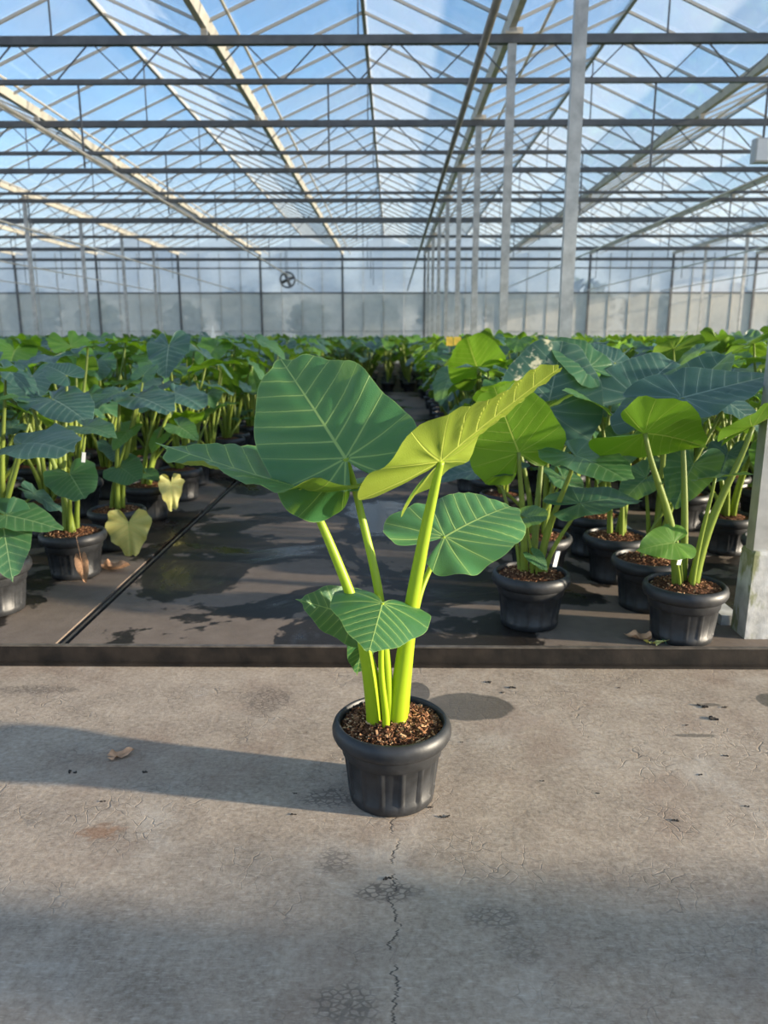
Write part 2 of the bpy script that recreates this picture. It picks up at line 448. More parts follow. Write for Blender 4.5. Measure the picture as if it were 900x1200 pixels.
def m_bark():
    t = NT('bark_chip')
    r = t.n.new('ShaderNodeNewGeometry').outputs['Random Per Island']
    c = t.ramp(r, [(0.0, (0.035, 0.014, 0.008)), (0.45, (0.13, 0.055, 0.025)), (0.8, (0.34, 0.16, 0.075)), (1.0, (0.58, 0.38, 0.21))])
    return t.done(t.principled(c, 0.85, 0, 0.2).outputs[0])
M['bark'] = m_bark()

# ---------------------------------------------------------------- the setting: floors
BED_Z, EDGE_Y, WALL_Y = 0.07, 2.906, 39.1
SLOT_X = -1.36
tag(MB().box(-30, 30, -9, EDGE_Y + 0.05, -0.1, 0.0).build('floor', M['path']), 'worn pale concrete path with scuffs, a crack and a damp patch', kind='structure')
tag(MB().box(SLOT_X + 0.028, 30, EDGE_Y + 0.02, WALL_Y, -0.1, BED_Z).build('floor_raised', M['bed']), 'dark wet concrete growing floor right of the drainage slot', kind='structure')
tag(MB().box(-30, SLOT_X - 0.028, EDGE_Y + 0.02, WALL_Y, -0.1, BED_Z).build('floor_raised', M['bed']), 'dark wet concrete growing floor left of the drainage slot', kind='structure')
dr = tag(empty('trim_1', (SLOT_X, EDGE_Y + 0.03, 0)), 'narrow dark drainage slot let into the growing floor', kind='structure')
MB().box(-0.0279, 0.0279, 0, 34, -0.05, 0.035).build('channel', M['slot'], dr)
MB().box(-0.007, 0.007, 0, 34, 0.035, 0.066).build('rib', M['slotrib'], dr)
kb = tag(empty('trim_2', (0, EDGE_Y, 0)), 'dark stained concrete kerb edge of the growing floor', kind='structure')
MB().box(-30, 30, 0.004, 0.0195, 0, 0.076).build('kerb_face', M['kerb'], kb)
MB().box(-30, 30, 0.0, 0.021, 0.0762, 0.081).build('kerb_lip', M['lip'], kb)
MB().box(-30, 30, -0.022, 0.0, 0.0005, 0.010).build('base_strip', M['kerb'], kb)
tag(MB().box(1.44, 1.52, 3.19, WALL_Y, BED_Z, BED_Z + 0.045).build('trim_3', M['stripgrey']), 'low grey concrete strip along the row of posts', kind='structure')
tag(MB().box(-200, 200, WALL_Y, 260, -0.25, -0.12).build('ground', M['outside']), 'grass field outside beyond the far gable wall', kind='structure')

# ---------------------------------------------------------------- the setting: roof, wall, frame
GX0, GN = 1.54, 12
GUT = [GX0 + 4 * k for k in range(-6, 6)]
GZ, RISE = 5.30, 0.86
Y0R, Y1R = -4.9, WALL_Y
BAYS = [3.1 + 4 * k for k in range(-2, 10)]

def project(p):
    d = Vector(p) - Vector((0, 0, CAM_H)); z = d.dot(AX_F)
    if z < 0.1: return None
    return 450 + FPX * d.dot(AX_R) / z, 600 - FPX * d.dot(AX_U) / z, z

roof = tag(empty('ceiling', (0, 0, GZ)), 'glazed ridge and furrow greenhouse roof with slim pale glazing bars', kind='structure')
ang = math.atan2(RISE, 2.0)
SL = math.hypot(RISE, 2.0)
def slope_mesh(name, side, y0, y1, t0, t1, a0=0.04, a1=0.03):
    """A slab on a roof slope: side +1 rises to +X from the gutter, -1 rises to -X."""
    m = MB(); c, s = math.cos(ang), math.sin(ang)
    v = []
    for n in (t0, t1):
        for y in (y0, y1):
            for d in (a0, SL - a1):
                v.append((side * (d * c - n * s), y, d * s + n * c))
    m.add(v, [(0, 2, 3, 1), (4, 5, 7, 6), (0, 1, 5, 4), (2, 6, 7, 3), (0, 4, 6, 2), (1, 3, 7, 5)])
    return mesh(name, m.v, m.f)
pane_me = {s: slope_mesh('pane', s, 0.02, 0.98, 0.0, 0.004) for s in (1, -1)}
bar_me = {s: slope_mesh('glazing_bar', s, -0.018, 0.018, -0.045, -0.004) for s in (1, -1)}
for s in (1, -1):
    pane_me[s].materials.append(M['glass']); bar_me[s].materials.append(M['alubar'])
slots = []
for gx in GUT:
    for s in (1, -1):
        if (s == 1 and gx == GUT[-1]) or (s == -1 and gx == GUT[0]): continue
        for k in range(int(Y1R - Y0R)):
            y = Y0R + k
            a = project((gx + s * 1.0, y + 0.5, GZ + RISE / 2))
            b = project((gx + s * 0.1, y + 0.5, GZ))
            vis = a is not None and -60 < a[0] < 960 and -30 < a[1] < 420
            slots.append((0 if vis else 1, a[2] if a else 999, gx, s, y))
slots.sort()
rest_p, rest_b = MB(), MB()
for i, (hid, _, gx, s, y) in enumerate(slots):
    if i < 300:
        obj('pane', pane_me[s], None, roof, (gx, y, 0)); obj('glazing_bar', bar_me[s], None, roof, (gx, y, 0))
    else:
        for me, mb in ((pane_me[s], rest_p), (bar_me[s], rest_b)):
            mb.add([(v.co.x + gx, v.co.y + y, v.co.z) for v in me.vertices], [tuple(p.vertices) for p in me.polygons])
tag(rest_p.build('pane_field', M['glass'], roof), kind='stuff')
tag(rest_b.build('bar_field', M['alubar'], roof), kind='stuff')
for gx in GUT[:-1]:
    MB().box(gx + 2 - 0.03, gx + 2 + 0.03, Y0R, Y1R, RISE - 0.05, RISE + 0.02).build('ridge_beam', M['alubar'], roof)

# gutters with the screen rail running beside each
def ordinal(i): return ['first', 'second', 'third', 'fourth', 'fifth', 'sixth', 'seventh'][i]
for gx in GUT:
    k = round((gx - GX0) / 4)
    where = ('over the row of posts beside the aisle' if k == 0 else '%s from the aisle posts towards the %s side' % (ordinal(abs(k) - 1), 'sunny' if k > 0 else 'shaded'))
    g = tag(empty('roof_gutter', (gx, Y0R, GZ)), 'long pale roof gutter, ' + where, 'gutter', 'roof gutters')
    ln = Y1R - Y0R
    m = MB()
    prof = [(-0.085, 0.02), (-0.072, 0.02), (-0.035, -0.085), (0.035, -0.085), (0.072, 0.02), (0.085, 0.02), (0.042, -0.10), (-0.042, -0.10)]
    v = [(x, y, z) for y in (0, ln) for (x, z) in prof]
    m.add(v, [(i, (i + 1) % 8, 8 + (i + 1) % 8, 8 + i) for i in range(8)])
    m.build('channel', M['cream'], g)
    MB().tube([(0.40, 0, -0.07), (0.40, ln, -0.07)], 0.022, 8).build('screen_rail', M['cream'], g)

# lattice girders across the house, one per bay
NTH = ('first second third fourth fifth sixth seventh eighth ninth tenth eleventh twelfth thirteenth fourteenth fifteenth sixteenth seventeenth eighteenth nineteenth twentieth '
       'twenty-first twenty-second twenty-third twenty-fourth twenty-fifth twenty-sixth twenty-seventh twenty-eighth twenty-ninth thirtieth').split()
CH_T, CH_B = 5.06, 4.58
girder_parts = None
for bi, by in enumerate(BAYS):
    if by > 38: continue
    for (xa, xb, span) in ((-22.46, -10.46, 0), (-10.46, 1.54, 1), (1.54, 13.54, 2), (13.54, 25.54, 3)):
        a = project((xa, by, CH_B)); b = project((xb, by, CH_B))
        if by > 4 and (a[0] > 905 or b[0] < -5): continue
        if by < 0 and span == 0: continue
        num = round((by - 3.1) / 4)
        side = ['over the outermost shaded bay', 'over the aisle', 'over the sunny block', 'over the outermost sunny bay'][span]
        lab = 'dark lattice girder %s, level with the %s' % (side, (NTH[num] + ' aisle post') if num >= 0 else ['near side of the path', 'block behind the path'][-num - 1])
        g = tag(empty('lattice_girder', (xa, by, 0)), lab, 'girder', 'lattice girders')
        if girder_parts is None:
            mt = MB().box(0, 12, -0.045, 0.045, CH_T - 0.045, CH_T + 0.06); mt = mesh('top_chord', mt.v, mt.f); mt.materials.append(M['girder'])
            mbm = MB().box(0, 12, -0.03, 0.03, CH_B - 0.03, CH_B + 0.03); mbm = mesh('bottom_chord', mbm.v, mbm.f); mbm.materials.append(M['girder'])
            du = MB().bar((0, 0, CH_B), (0.5, 0, CH_T), 0.016, 0.016); du = mesh('diagonal', du.v, du.f); du.materials.append(M['girder'])
            dd_ = MB().bar((0, 0, CH_T), (0.5, 0, CH_B), 0.016, 0.016); dd_ = mesh('diagonal', dd_.v, dd_.f); dd_.materials.append(M['girder'])
            st = MB().box(-0.04, 0.04, -0.04, 0.04, CH_T + 0.06, GZ - 0.1); st = mesh('stub', st.v, st.f); st.materials.append(M['cream'])
            hg = MB().box(-0.011, 0.011, -0.011, 0.011, CH_B - 1.05, CH_B - 0.04); hg = mesh('hanger_rod', hg.v, hg.f); hg.materials.append(M['girder'])
            h2 = MB().box(-0.01, 0.01, -0.01, 0.01, CH_T + 0.06, GZ + RISE - 0.05); h2 = mesh('king_rod', h2.v, h2.f); h2.materials.append(M['girder'])
            girder_parts = True
        obj('top_chord', mt, None, g); obj('bottom_chord', mbm, None, g)
        if by < 28:
            for q in range(24):
                obj('diagonal', du if q % 2 == 0 else dd_, None, g, (q * 0.5, 0, 0))
        for q in (0, 4, 8): obj('stub', st, None, g, (q + 0.0 if q else 0.09, 0, 0))
        for q in (2, 6, 10):
            obj('king_rod', h2, None, g, (q, 0, 0))
        if by > 8:
            for q in (1.9, 6.3, 9.6): obj('hanger_rod', hg, None, g, (q, 0, 0))

# steel posts
def post(x, y, label, group, foot=True):
    t = tag(empty('steel_post', (x, y, BED_Z)), label, 'post', group)
    MB().box(-0.055, 0.055, -0.035, 0.035, 0.33 if foot else 0.0, GZ - 0.1 - BED_Z).build('column', M['steel'], t)
    MB().box(-0.10, 0.10, -0.06, 0.06, CH_T + 0.06 - BED_Z, CH_T + 0.09 - BED_Z).build('top_plate', M['cream'], t)
    if foot:
        MB().add([(sx * w, sy * w, z) for (w, z) in ((0.068, -0.02), (0.06, 0.36), (0.052, 0.375)) for (sx, sy) in ((-1, -1), (1, -1), (1, 1), (-1, 1))],
                 [(i * 4 + k, i * 4 + (k + 1) % 4, i * 4 + 4 + (k + 1) % 4, i * 4 + 4 + k) for i in range(2) for k in range(4)] + [(8, 9, 10, 11), (3, 2, 1, 0)]).build('footing', M['foot'], t)
    return t
for y in BAYS:
    if y < 0 or y > 38: continue
    lab = ('galvanised steel post on a mossy concrete footing by the kerb' if y < 5 else 'tall galvanised post second along the aisle from the kerb' if y < 9 else
           '%s galvanised post from the kerb in the row beside the aisle' % NTH[round((y - 3.1) / 4)])
    post(1.54, y, lab, 'posts beside the aisle')
    for xr, nm in ((-10.46, 'steel post out in the shaded plant block'), (13.54, 'steel post out in the sunny plant block')):
        p = project((xr, y, 2.0))
        if p and -20 < p[0] < 920: post(xr, y, nm + ', level with the %s aisle post' % NTH[round((y - 3.1) / 4)], 'posts out in the plant blocks', True)

# low heating pipes along the house
for x, z in ((0.70, 3.52), (-3.8, 3.5), (-7.6, 3.5), (-11.6, 3.5), (-15.6, 3.5), (5.2, 3.5), (9.3, 3.5), (13.0, 3.5), (17.2, 3.5)):
    dark = x > 0
    t = MB().tube([(0, 0, 0), (0, WALL_Y - 4.2, 0)], 0.032 if x == 0.70 else 0.022, 8).build('heating_pipe', M['pipe'] if x == 0.70 else M['cream'], None, True, (x, 4.0, z))
    tag(t, 'thick dark pipe hung along the middle of the aisle' if x == 0.70 else 'thin pale pipe over the plants, %s from the aisle towards the %s side' % (NTH[round((abs(x) - 4.2) / 4) if x > 0 else round((-x - 3.8) / 4)], 'sunny' if x > 0 else 'shaded'), 'pipe', None if x == 0.70 else 'pipes over the plants')

# far gable wall
wb = tag(empty('wall_back', (0, WALL_Y, 0)), 'glazed far gable wall with hazy white upper panes and grey film below', kind='structure')
FILM_Z = 3.42
pm = {}
def wall_pane(kind, w, z0, z1, mat):
    key = (kind, round(z1 - z0, 2))
    if key not in pm:
        b = MB().box(0.02, w - 0.02, -0.004, 0.004, 0, z1 - z0)
        pm[key] = mesh(kind, b.v, b.f); pm[key].materials.append(mat)
    return pm[key]
for gx in GUT[:-1]:
    for q in range(4):
        x = gx + q
        obj('film_pane', wall_pane('film_pane', 1.0, 0, FILM_Z - 0.05, M['film']), None, wb, (x, 0, 0.05))
        obj('upper_pane', wall_pane('upper_pane', 1.0, FILM_Z, GZ, M['wallglass']), None, wb, (x, 0, FILM_Z))
        MB().box(-0.025, 0.025, -0.03, 0.03, 0, GZ).build('mullion', M['steel'] if q == 0 else M['alubar'], wb, False, (x, 0, 0)) if q == 0 else obj('mullion', bpy.data.meshes.get('thin_mullion') or (lambda b: mesh('thin_mullion', b.v, b.f))(MB().box(-0.014, 0.014, -0.03, 0.03, 0, GZ)), M['alubar'], wb, (x, 0, 0))
    MB().add([(0, 0, GZ), (4, 0, GZ), (2, 0, GZ + RISE), (0, 0.008, GZ), (4, 0.008, GZ), (2, 0.008, GZ + RISE)],
             [(0, 1, 2), (5, 4, 3), (0, 3, 4, 1), (1, 4, 5, 2), (2, 5, 3, 0)]).build('gable_pane', M['wallglass'], wb, False, (gx, 0, 0))
    t = tag(MB().box(-0.05, 0.05, -0.1, -0.035, BED_Z, GZ - 0.1).build('wall_post', M['girder'], wb, False, (gx, 0, 0)))
for z, h in ((FILM_Z, 0.035), (1.6, 0.02), (0.95, 0.02), (GZ - 0.28, 0.04), (GZ - 0.72, 0.03)):
    MB().box(GUT[0], GUT[-1], -0.034, 0.0, z - h, z + h).build('rail', M['steel'] if z < 3 else M['girder'], wb)

# ---------------------------------------------------------------- leaves
HALF = [(0, 1.0), (.035, .955), (.13, .87), (.27, .70), (.395, .48), (.485, .23), (.525, -.03), (.505, -.25), (.43, -.42), (.32, -.51), (.21, -.50), (.125, -.40), (.06, -.22), (0.0, -.035)]
HALF_BLUNT = [(0, 1.0), (.09, .985), (.21, .92), (.35, .75), (.45, .51), (.51, .25), (.53, -.02), (.50, -.24), (.42, -.39), (.31, -.46), (.21, -.45), (.125, -.37), (.06, -.22), (0.0, -.035)]
TH0 = R(60)
def leaf_geo(nA=40, nR=10, wx=1.0, fold=0.15, droop=0.25, lobe=0.0, side=0.0, corr=0.02, wave=0.03, wf=6, seed=0, blunt=False, nv=6.5, lobe_len=1.0, twist=0.0, ripple=0.02):
    rng = random.Random(seed)
    half = catmull([(x * wx, y if y > 0 else y * lobe_len) for x, y in (HALF_BLUNT if blunt else HALF)], max(1, round(nA / 2 / 13)))
    half = half[::-1]                                       # sinus -> tip
    cols = [(p[0], p[1], 1) for p in half] + [(p[0], p[1], -1) for p in half[::-1][1:]]
    ph = [rng.uniform(0, 6.28) for _ in range(6)]
    V, F, vt, vw, rr, mx, vx = [], [], [], [], [], [], []
    def field(x, y):
        ax = abs(x); yb = y - 0.22 * ax * ax
        s = yb - ax / math.tan(TH0)
        if s >= 0: return nv * s, 0.87 / nv
        th = math.atan2(ax, yb)
        return -4.0 * (th - TH0) / (math.pi - TH0), math.hypot(x, y) * (math.pi - TH0) / 4.0
    def put(x, y, f, col):
        ax = abs(x); t, w = field(x, y)
        th = math.atan2(x, y)
        z = fold * ax - droop * max(y, 0) ** 2 + lobe * min(y, 0) ** 2 - side * ax * ax + twist * x * y
        sm = min(1.0, ax / 0.12) * min(1.0, math.hypot(x, y) / 0.2)
        z += corr * (abs(math.sin(math.pi * t)) - 0.5) * sm
        sd = 0 if x >= 0 else 1
        z += wave * f ** 3 * (math.sin(wf * th + ph[sd]) + 0.6 * math.sin((wf * 1.8) * th + ph[2 + sd])) * min(1, ax / 0.1)
        V.append((x, y, z)); vt.append(t); vw.append(w); rr.append(f); mx.append(ax); vx.append(x)
    put(0, 0, 0, 0)
    n = len(cols)
    for i in range(1, nR + 1):
        f = (i / nR) ** 0.85
        for j, (x, y, sg) in enumerate(cols):
            rp = 1 + ripple * f ** 4 * (math.sin(j * 1.1 * 40 / n * 1.9 + ph[4]) + math.sin(j * 40 / n * 1.13 + ph[5]))
            put(sg * x * f * rp, y * f * rp, f, j)
    for j in range(n - 1): F.append((0, 1 + j, 2 + j))
    for i in range(nR - 1):
        a, b = 1 + i * n, 1 + (i + 1) * n
        for j in range(n - 1): F.append((a + j, b + j, b + j + 1, a + j + 1))
    return V, F, dict(vt=vt, vw=vw, rr=rr, mx=mx, vx=vx)

def leaf_mesh(mat, **kw):
    v, f, a = leaf_geo(**kw)
    me = mesh('leaf', v, f, True, a)
    me.materials.append(mat)
    return me

def leaf_matrix(P, T, n):
    P, T, n = Vector(P), Vector(T), Vector(n)
    y = T - P; L = y.length; y = y / L
    z = (n - y * n.dot(y)).normalized(); x = y.cross(z)
    m = Matrix((x * L, y * L, z * L)).transposed().to_4x4()
    m.translation = P
    return m

def bez(p0, p1, p2, p3, n):
    out = []
    for i in range(n + 1):
        t = i / n; u = 1 - t
        out.append(p0 * u ** 3 + p1 * 3 * u * u * t + p2 * 3 * u * t * t + p3 * t ** 3)
    return out

# ---------------------------------------------------------------- pots
POT_H = 0.226
def pot_meshes(n, panels):
    def mod(r, z, a):
        if not panels or not (0.034 < z < 0.132): return r
        u = (a / (2 * math.pi) * 14) % 1.0
        return r - (0.006 if 0.10 < u < 0.90 else 0.0)
    body = MB().lathe([(0.0, 0.006), (0.105, 0.006), (0.112, 0.0), (0.1195, 0.004), (0.1235, 0.030), (0.1240, 0.036), (0.1350, 0.130), (0.1360, 0.136), (0.1400, 0.139), (0.1445, 0.170), (0.147, 0.186)], n, mod)
    rim = MB().lathe([(0.1455, 0.172), (0.152, 0.172), (0.1605, 0.179), (0.1665, 0.191), (0.1670, 0.204), (0.1625, 0.217), (0.154, 0.2245), (0.1485, 0.226), (0.1450, 0.222), (0.1435, 0.20), (0.1415, 0.17)], n)
    for m_ in (body, rim): m_.v = [(a * 1.02, b_ * 1.02, c_ * 1.06) for a, b_, c_ in m_.v]
    b = mesh('pot', body.v, body.f, not panels); r = mesh('rim', rim.v, rim.f, True)
    if panels:
        b.polygons.foreach_set('use_smooth', [True] * len(b.polygons))
    b.materials.append(M['pot']); r.materials.append(M['pot'])
    return b, r
POT = {'hi': pot_meshes(196, True), 'mid': pot_meshes(112, True), 'lo': pot_meshes(16, False)}

def soil_mesh(n, nr, amp, seed):
    rng = random.Random(seed); v, f = [(0, 0, 0.243)], []
    for i in range(1, nr + 1):
        for k in range(n):
            a = 2 * math.pi * k / n; r = 0.1455 * i / nr
            v.append((r * math.cos(a), r * math.sin(a), 0.243 - 0.026 * (i / nr) ** 2 + rng.uniform(-amp, amp) * (0.3 if i == nr else 1)))
    for k in range(n): f.append((0, 1 + k, 1 + (k + 1) % n))
    for i in range(nr - 1):
        for k in range(n):
            a, b = 1 + i * n, 1 + (i + 1) * n
            f.append((a + k, b + k, b + (k + 1) % n, a + (k + 1) % n))
    me = mesh('soil', v, f, False); me.materials.append(M['soil']); return me
SOIL = {'hi': soil_mesh(64, 16, 0.004, 1), 'mid': soil_mesh(32, 8, 0.005, 2), 'lo': soil_mesh(12, 2, 0.004, 3)}

def add_pot(root, lod):
    p = obj('pot', POT[lod][0], None, root); obj('rim', POT[lod][1], None, p); obj('soil', SOIL[lod], None, root)
    return p

def add_chips(root, count, seed, scale=1.0):
    rng = random.Random(seed); m = MB()
    for _ in range(count):
        a, r = rng.uniform(0, 6.283), 0.139 * math.sqrt(rng.random())
        if r < 0.03: continue
        p = Vector((r * math.cos(a), r * math.sin(a), 0.245 - 0.026 * (r / 0.1455) ** 2 + rng.uniform(-0.003, 0.006)))
        d = Vector((rng.uniform(-1, 1), rng.uniform(-1, 1), rng.uniform(-0.45, 0.45))).normalized()
        l = rng.uniform(0.004, 0.012) * scale
        m.bar(p - d * l / 2, p + d * l / 2, rng.uniform(0.001, 0.004) * scale, rng.uniform(0.001, 0.003) * scale)
    return tag(m.build('bark_mulch', M['bark'], root), kind='stuff')

# ---------------------------------------------------------------- plants placed by hand
def make_plant(name, base, label, leaves, stalk_mat, lod='mid', group=None, leaf_res=(52, 12), extra=None):
    """leaves: dicts with attach P, tip T, up-normal n, material, shape, optional stalk path (world points) and radii."""
    root = tag(empty(name, base), label, 'plant', group)
    bx = Vector(base)
    add_pot(root, lod)
    for i, lf in enumerate(leaves):
        P, T = Vector(lf['P']), Vector(lf['T'])
        me = leaf_mesh(lf.get('m') or M['leaf'], nA=leaf_res[0], nR=leaf_res[1], seed=lf.get('seed', i + 3), **lf.get('s', {}))
        o = obj('leaf', me, None, root); o.matrix_local = Matrix.Translation(-bx) @ leaf_matrix(P, T, lf['n'])
        if lf.get('llabel'): o['label'] = lf['llabel']
        r0, r1 = lf.get('r', (0.016, 0.0065))
        if lf.get('path'):
            p0 = Vector(lf['path'][0]) - Vector((0, 0, 0.07))
            pts = [Vector(p) for p in catmull([tuple(p0)] + [tuple(p) for p in lf['path']] + [tuple(P)], 6)]
        else:
            b0 = bx + Vector((*lf.get('b', (0.034 * math.cos(i * 2.4 + 0.4), 0.034 * math.sin(i * 2.4 + 0.4))), 0.19)); h = P.z - b0.z
            out = Vector((P.x - b0.x, P.y - b0.y, 0))
            pts = bez(b0, b0 + Vector((0, 0, 0.5 * h)) + out * 0.12, P - Vector((0, 0, 0.28 * h)) - out * 0.22, P, 14)
        n = len(pts) - 1
        rad = [r1 + (r0 - r1) * (1 - k / n) ** 1.25 for k in range(n + 1)]
        v, f = tube_geo([p - bx for p in pts], rad, 14)
        so = obj('stalk', mesh('stalk', v, f, True), stalk_mat, root)
    if extra: extra(root)
    return root

HX, HY = 0.0, 2.01
S = lambda **k: k
# --- the single plant on the path
def hp(px, py, Y=HY): return at(px, py, Y)
hero_base = (HX, HY, 0.0)
hero = [
    # broad leaf facing the viewer
    dict(P=hp(405, 537, 2.02), T=hp(327, 415, 2.22), n=(-0.12, -0.78, 0.55), m=M['leaf_hero'], seed=11,
         s=S(wx=1.0, fold=0.04, droop=0.10, lobe=0.75, corr=0.014, wave=0.030, wf=7, blunt=True, side=0.10, lobe_len=0.78, ripple=0.02),
         path=[hp(456, 838, 1.99), hp(452, 770, 1.99), hp(443, 690, 2.0), hp(425, 610, 2.03), hp(414, 565, 2.04)], r=(0.0175, 0.0085)),
    # leaf reaching out to the pale side, seen almost edge on
    dict(P=hp(352, 572, 1.99), T=hp(184, 523, 2.02), n=(0.20, 0.06, 0.98), m=M['leaf_hero'], seed=5,
         s=S(wx=0.92, twist=0.34, fold=0.14, droop=-0.02, lobe=0.75, corr=0.016, wave=0.040, wf=5, side=0.02, ripple=0.02),
         path=[hp(438, 838, 1.99), hp(430, 775, 1.98), hp(417, 715, 1.98), hp(388, 640, 1.98), hp(366, 592, 1.99)], r=(0.0255, 0.0078)),
    # leaf lifted towards the sun, underside showing
    dict(P=hp(517, 541, 1.92), T=hp(655, 421, 1.88), n=(-0.50, 0.44, 0.72), m=M['leaf_hero'], seed=8,
         s=S(wx=0.98, fold=0.20, twist=-0.14, droop=0.05, lobe=-0.05, corr=0.022, ripple=0.02, wave=0.03, wf=5, side=0.1),
         path=[hp(466, 838, 2.0), hp(474, 770, 2.0), hp(484, 700, 1.99), hp(499, 620, 1.96), hp(511, 565, 1.93)], r=(0.0345, 0.0085)),
    # mid leaf behind the strong stalk
    dict(P=hp(521, 629, 2.13), T=hp(600, 582, 2.33), n=(-0.12, -0.52, 0.82), m=M['leaf_hero'], seed=21,
         s=S(wx=1.05, ripple=0.025, fold=0.05, droop=0.12, lobe=0.10, corr=0.013, wave=0.03, wf=6, blunt=True, side=0.1),
         path=[hp(474, 836, 2.03), hp(482, 750, 2.06), hp(491, 700, 2.09), hp(505, 664, 2.13)], r=(0.015, 0.0065)),
    # low leaf dropping towards the viewer
    dict(P=hp(448, 707, 1.93), T=hp(434, 758, 1.77), n=(0.20, -0.35, 0.92), m=M['leaf_hero'], seed=31,
         s=S(wx=1.5, fold=-0.10, droop=0.12, lobe=-0.9, corr=0.012, wave=0.02, wf=3, side=0.10, lobe_len=0.8),
         path=[hp(452, 838, 1.96), hp(447, 790, 1.955), hp(447, 745, 1.95)], r=(0.012, 0.0055)),
    # low leaf behind, pointing to the pale side
    dict(P=hp(412, 722, 2.06), T=hp(352, 701, 2.00), n=(0.1, -0.75, 0.65), m=M['leaf_hero'], seed=41,
         s=S(wx=1.0, fold=0.02, droop=0.1, corr=0.015, wave=0.015, lobe_len=0.8),
         path=[hp(451, 838, 2.02), hp(441, 790, 2.03), hp(428, 750, 2.05)], r=(0.010, 0.005)),
    # small hanging leaf behind the stems
    dict(P=hp(424, 752, 2.08), T=hp(419, 792, 2.10), n=(0.3, -0.85, 0.3), m=M['leaf_hero'], seed=43,
         s=S(wx=0.75, fold=0.1, droop=0.05, corr=0.01, wave=0.01),
         path=[hp(448, 838, 2.04), hp(440, 800, 2.05), hp(432, 765, 2.07)], r=(0.008, 0.004)),
]
make_plant('potted_elephant_ear', hero_base, 'lone elephant ear plant in a black pot out on the concrete path', hero, M['stalk_hero'], 'hi', None, (120, 26),
           lambda r: (add_chips(r, 1900, 4), add_chips(r, 260, 5, 2.1)))

# --- plants by the aisle on the sunny side
def W(x, y): return (x, y, BED_Z)
def bluntS(**k):
    d = dict(wx=1.0, fold=0.08, droop=0.15, corr=0.014, wave=0.025, side=0.06, blunt=True); d.update(k); return d
def pointS(**k):
    d = dict(wx=0.95, fold=0.10, droop=0.18, corr=0.014, wave=0.025, side=0.04); d.update(k); return d
custom = []
def plant(x, y, label, leaves, extra=None):
    custom.append((x, y))
    return make_plant('potted_elephant_ear', W(x, y), label, leaves, M['stalk'], 'mid', 'elephant ears on the growing floor', (52, 12), extra)

def tag_part(px, py, Y, h=0.055):
    def f(root):
        p = at(px, py, Y) - root.location
        o = MB().box(-0.009, 0.009, -0.001, 0.001, -h / 2, h / 2).build('plant_tag', M['tagwhite'], root, False, p)
        o.rotation_euler = (0.1, 0.15, 0.3); o['label'] = 'white plant tag'
    return f
def chips_and(*fs):
    def g(root):
        add_chips(root, 420, int(root.location.x * 100), 1.3)
        for f in fs: f(root)
    return g

plant(0.605, 3.21, 'elephant ear with lime backlit leaf, foremost sunny-side pot by the aisle', [
    dict(P=at(608, 530, 3.15), T=at(578, 452, 3.02), n=(-0.25, 0.78, 0.55), m=M['leaf_lime'], s=bluntS(wx=1.12, droop=0.05, lobe_len=0.8), b=(-0.03, 0), r=(0.019, 0.008)),
    dict(P=at(675, 534, 3.10), T=at(736, 556, 2.88), n=(0.12, -0.45, 0.88), s=bluntS(wx=1.05, droop=0.1, lobe=0.3), b=(0.03, 0), r=(0.019, 0.008)),
    dict(P=at(680, 590, 3.12), T=at(752, 574, 3.15), n=(0.0, -0.30, 0.95), s=pointS(wx=0.85, droop=0.2), b=(0.05, -0.01), r=(0.012, 0.006)),
    dict(P=at(583, 547, 3.3), T=at(532, 534, 3.45), n=(0.1, -0.25, 0.95), m=M['leaf_blue'], s=pointS(droop=0.1), b=(-0.045, 0.01), r=(0.010, 0.006)),
    dict(P=at(617, 606, 3.10), T=at(640, 602, 3.04), n=(-0.1, -0.8, 0.6), s=bluntS(), b=(0.0, -0.03), r=(0.009, 0.004)),
    dict(P=at(626, 652, 3.11), T=at(642, 667, 3.06), n=(0.1, -0.6, 0.8), s=pointS(), b=(0.02, -0.03), r=(0.006, 0.003)),
    dict(P=at(640, 478, 3.45), T=at(600, 500, 3.62), n=(0.0, -0.2, 0.95), m=M['leaf_blue'], s=pointS(), b=(0.01, 0.02), r=(0.018, 0.008)),
], chips_and(tag_part(652, 655, 3.07, 0.07)))
plant(1.215, 3.055, 'elephant ear with two thick stalks in the pot nearest the mossy footing', [
    dict(P=at(756, 508, 2.98), T=at(822, 512, 3.10), n=(-0.30, 0.62, 0.75), m=M['leaf_lime'], s=pointS(wx=1.25, fold=0.12, lobe=0.2, lobe_len=1.15), b=(-0.03, 0), r=(0.024, 0.009)),
    dict(P=at(882, 500, 3.00), T=at(968, 452, 2.92), n=(-0.45, 0.45, 0.75), m=M['leaf_lime'], s=bluntS(fold=0.2), b=(0.03, 0), r=(0.024, 0.009)),
    dict(P=at(838, 560, 2.95), T=at(886, 553, 2.86), n=(0.05, 0.02, 1.0), s=pointS(droop=0.05), b=(0.015, -0.03), r=(0.012, 0.006)),
    dict(P=at(789, 636, 2.96), T=at(749, 641, 2.92), n=(0.1, -0.65, 0.72), m=M['leaf_lime'], s=pointS(wx=1.05), b=(-0.03, -0.03), r=(0.007, 0.004)),
    dict(P=at(800, 466, 3.15), T=at(905, 438, 3.20), n=(-0.15, -0.42, 0.88), m=M['leaf_blue'], s=pointS(wx=0.9, droop=0.02, fold=0.12), b=(0.0, 0.03), r=(0.018, 0.008)),
], chips_and(tag_part(797, 655, 2.95, 0.05)))
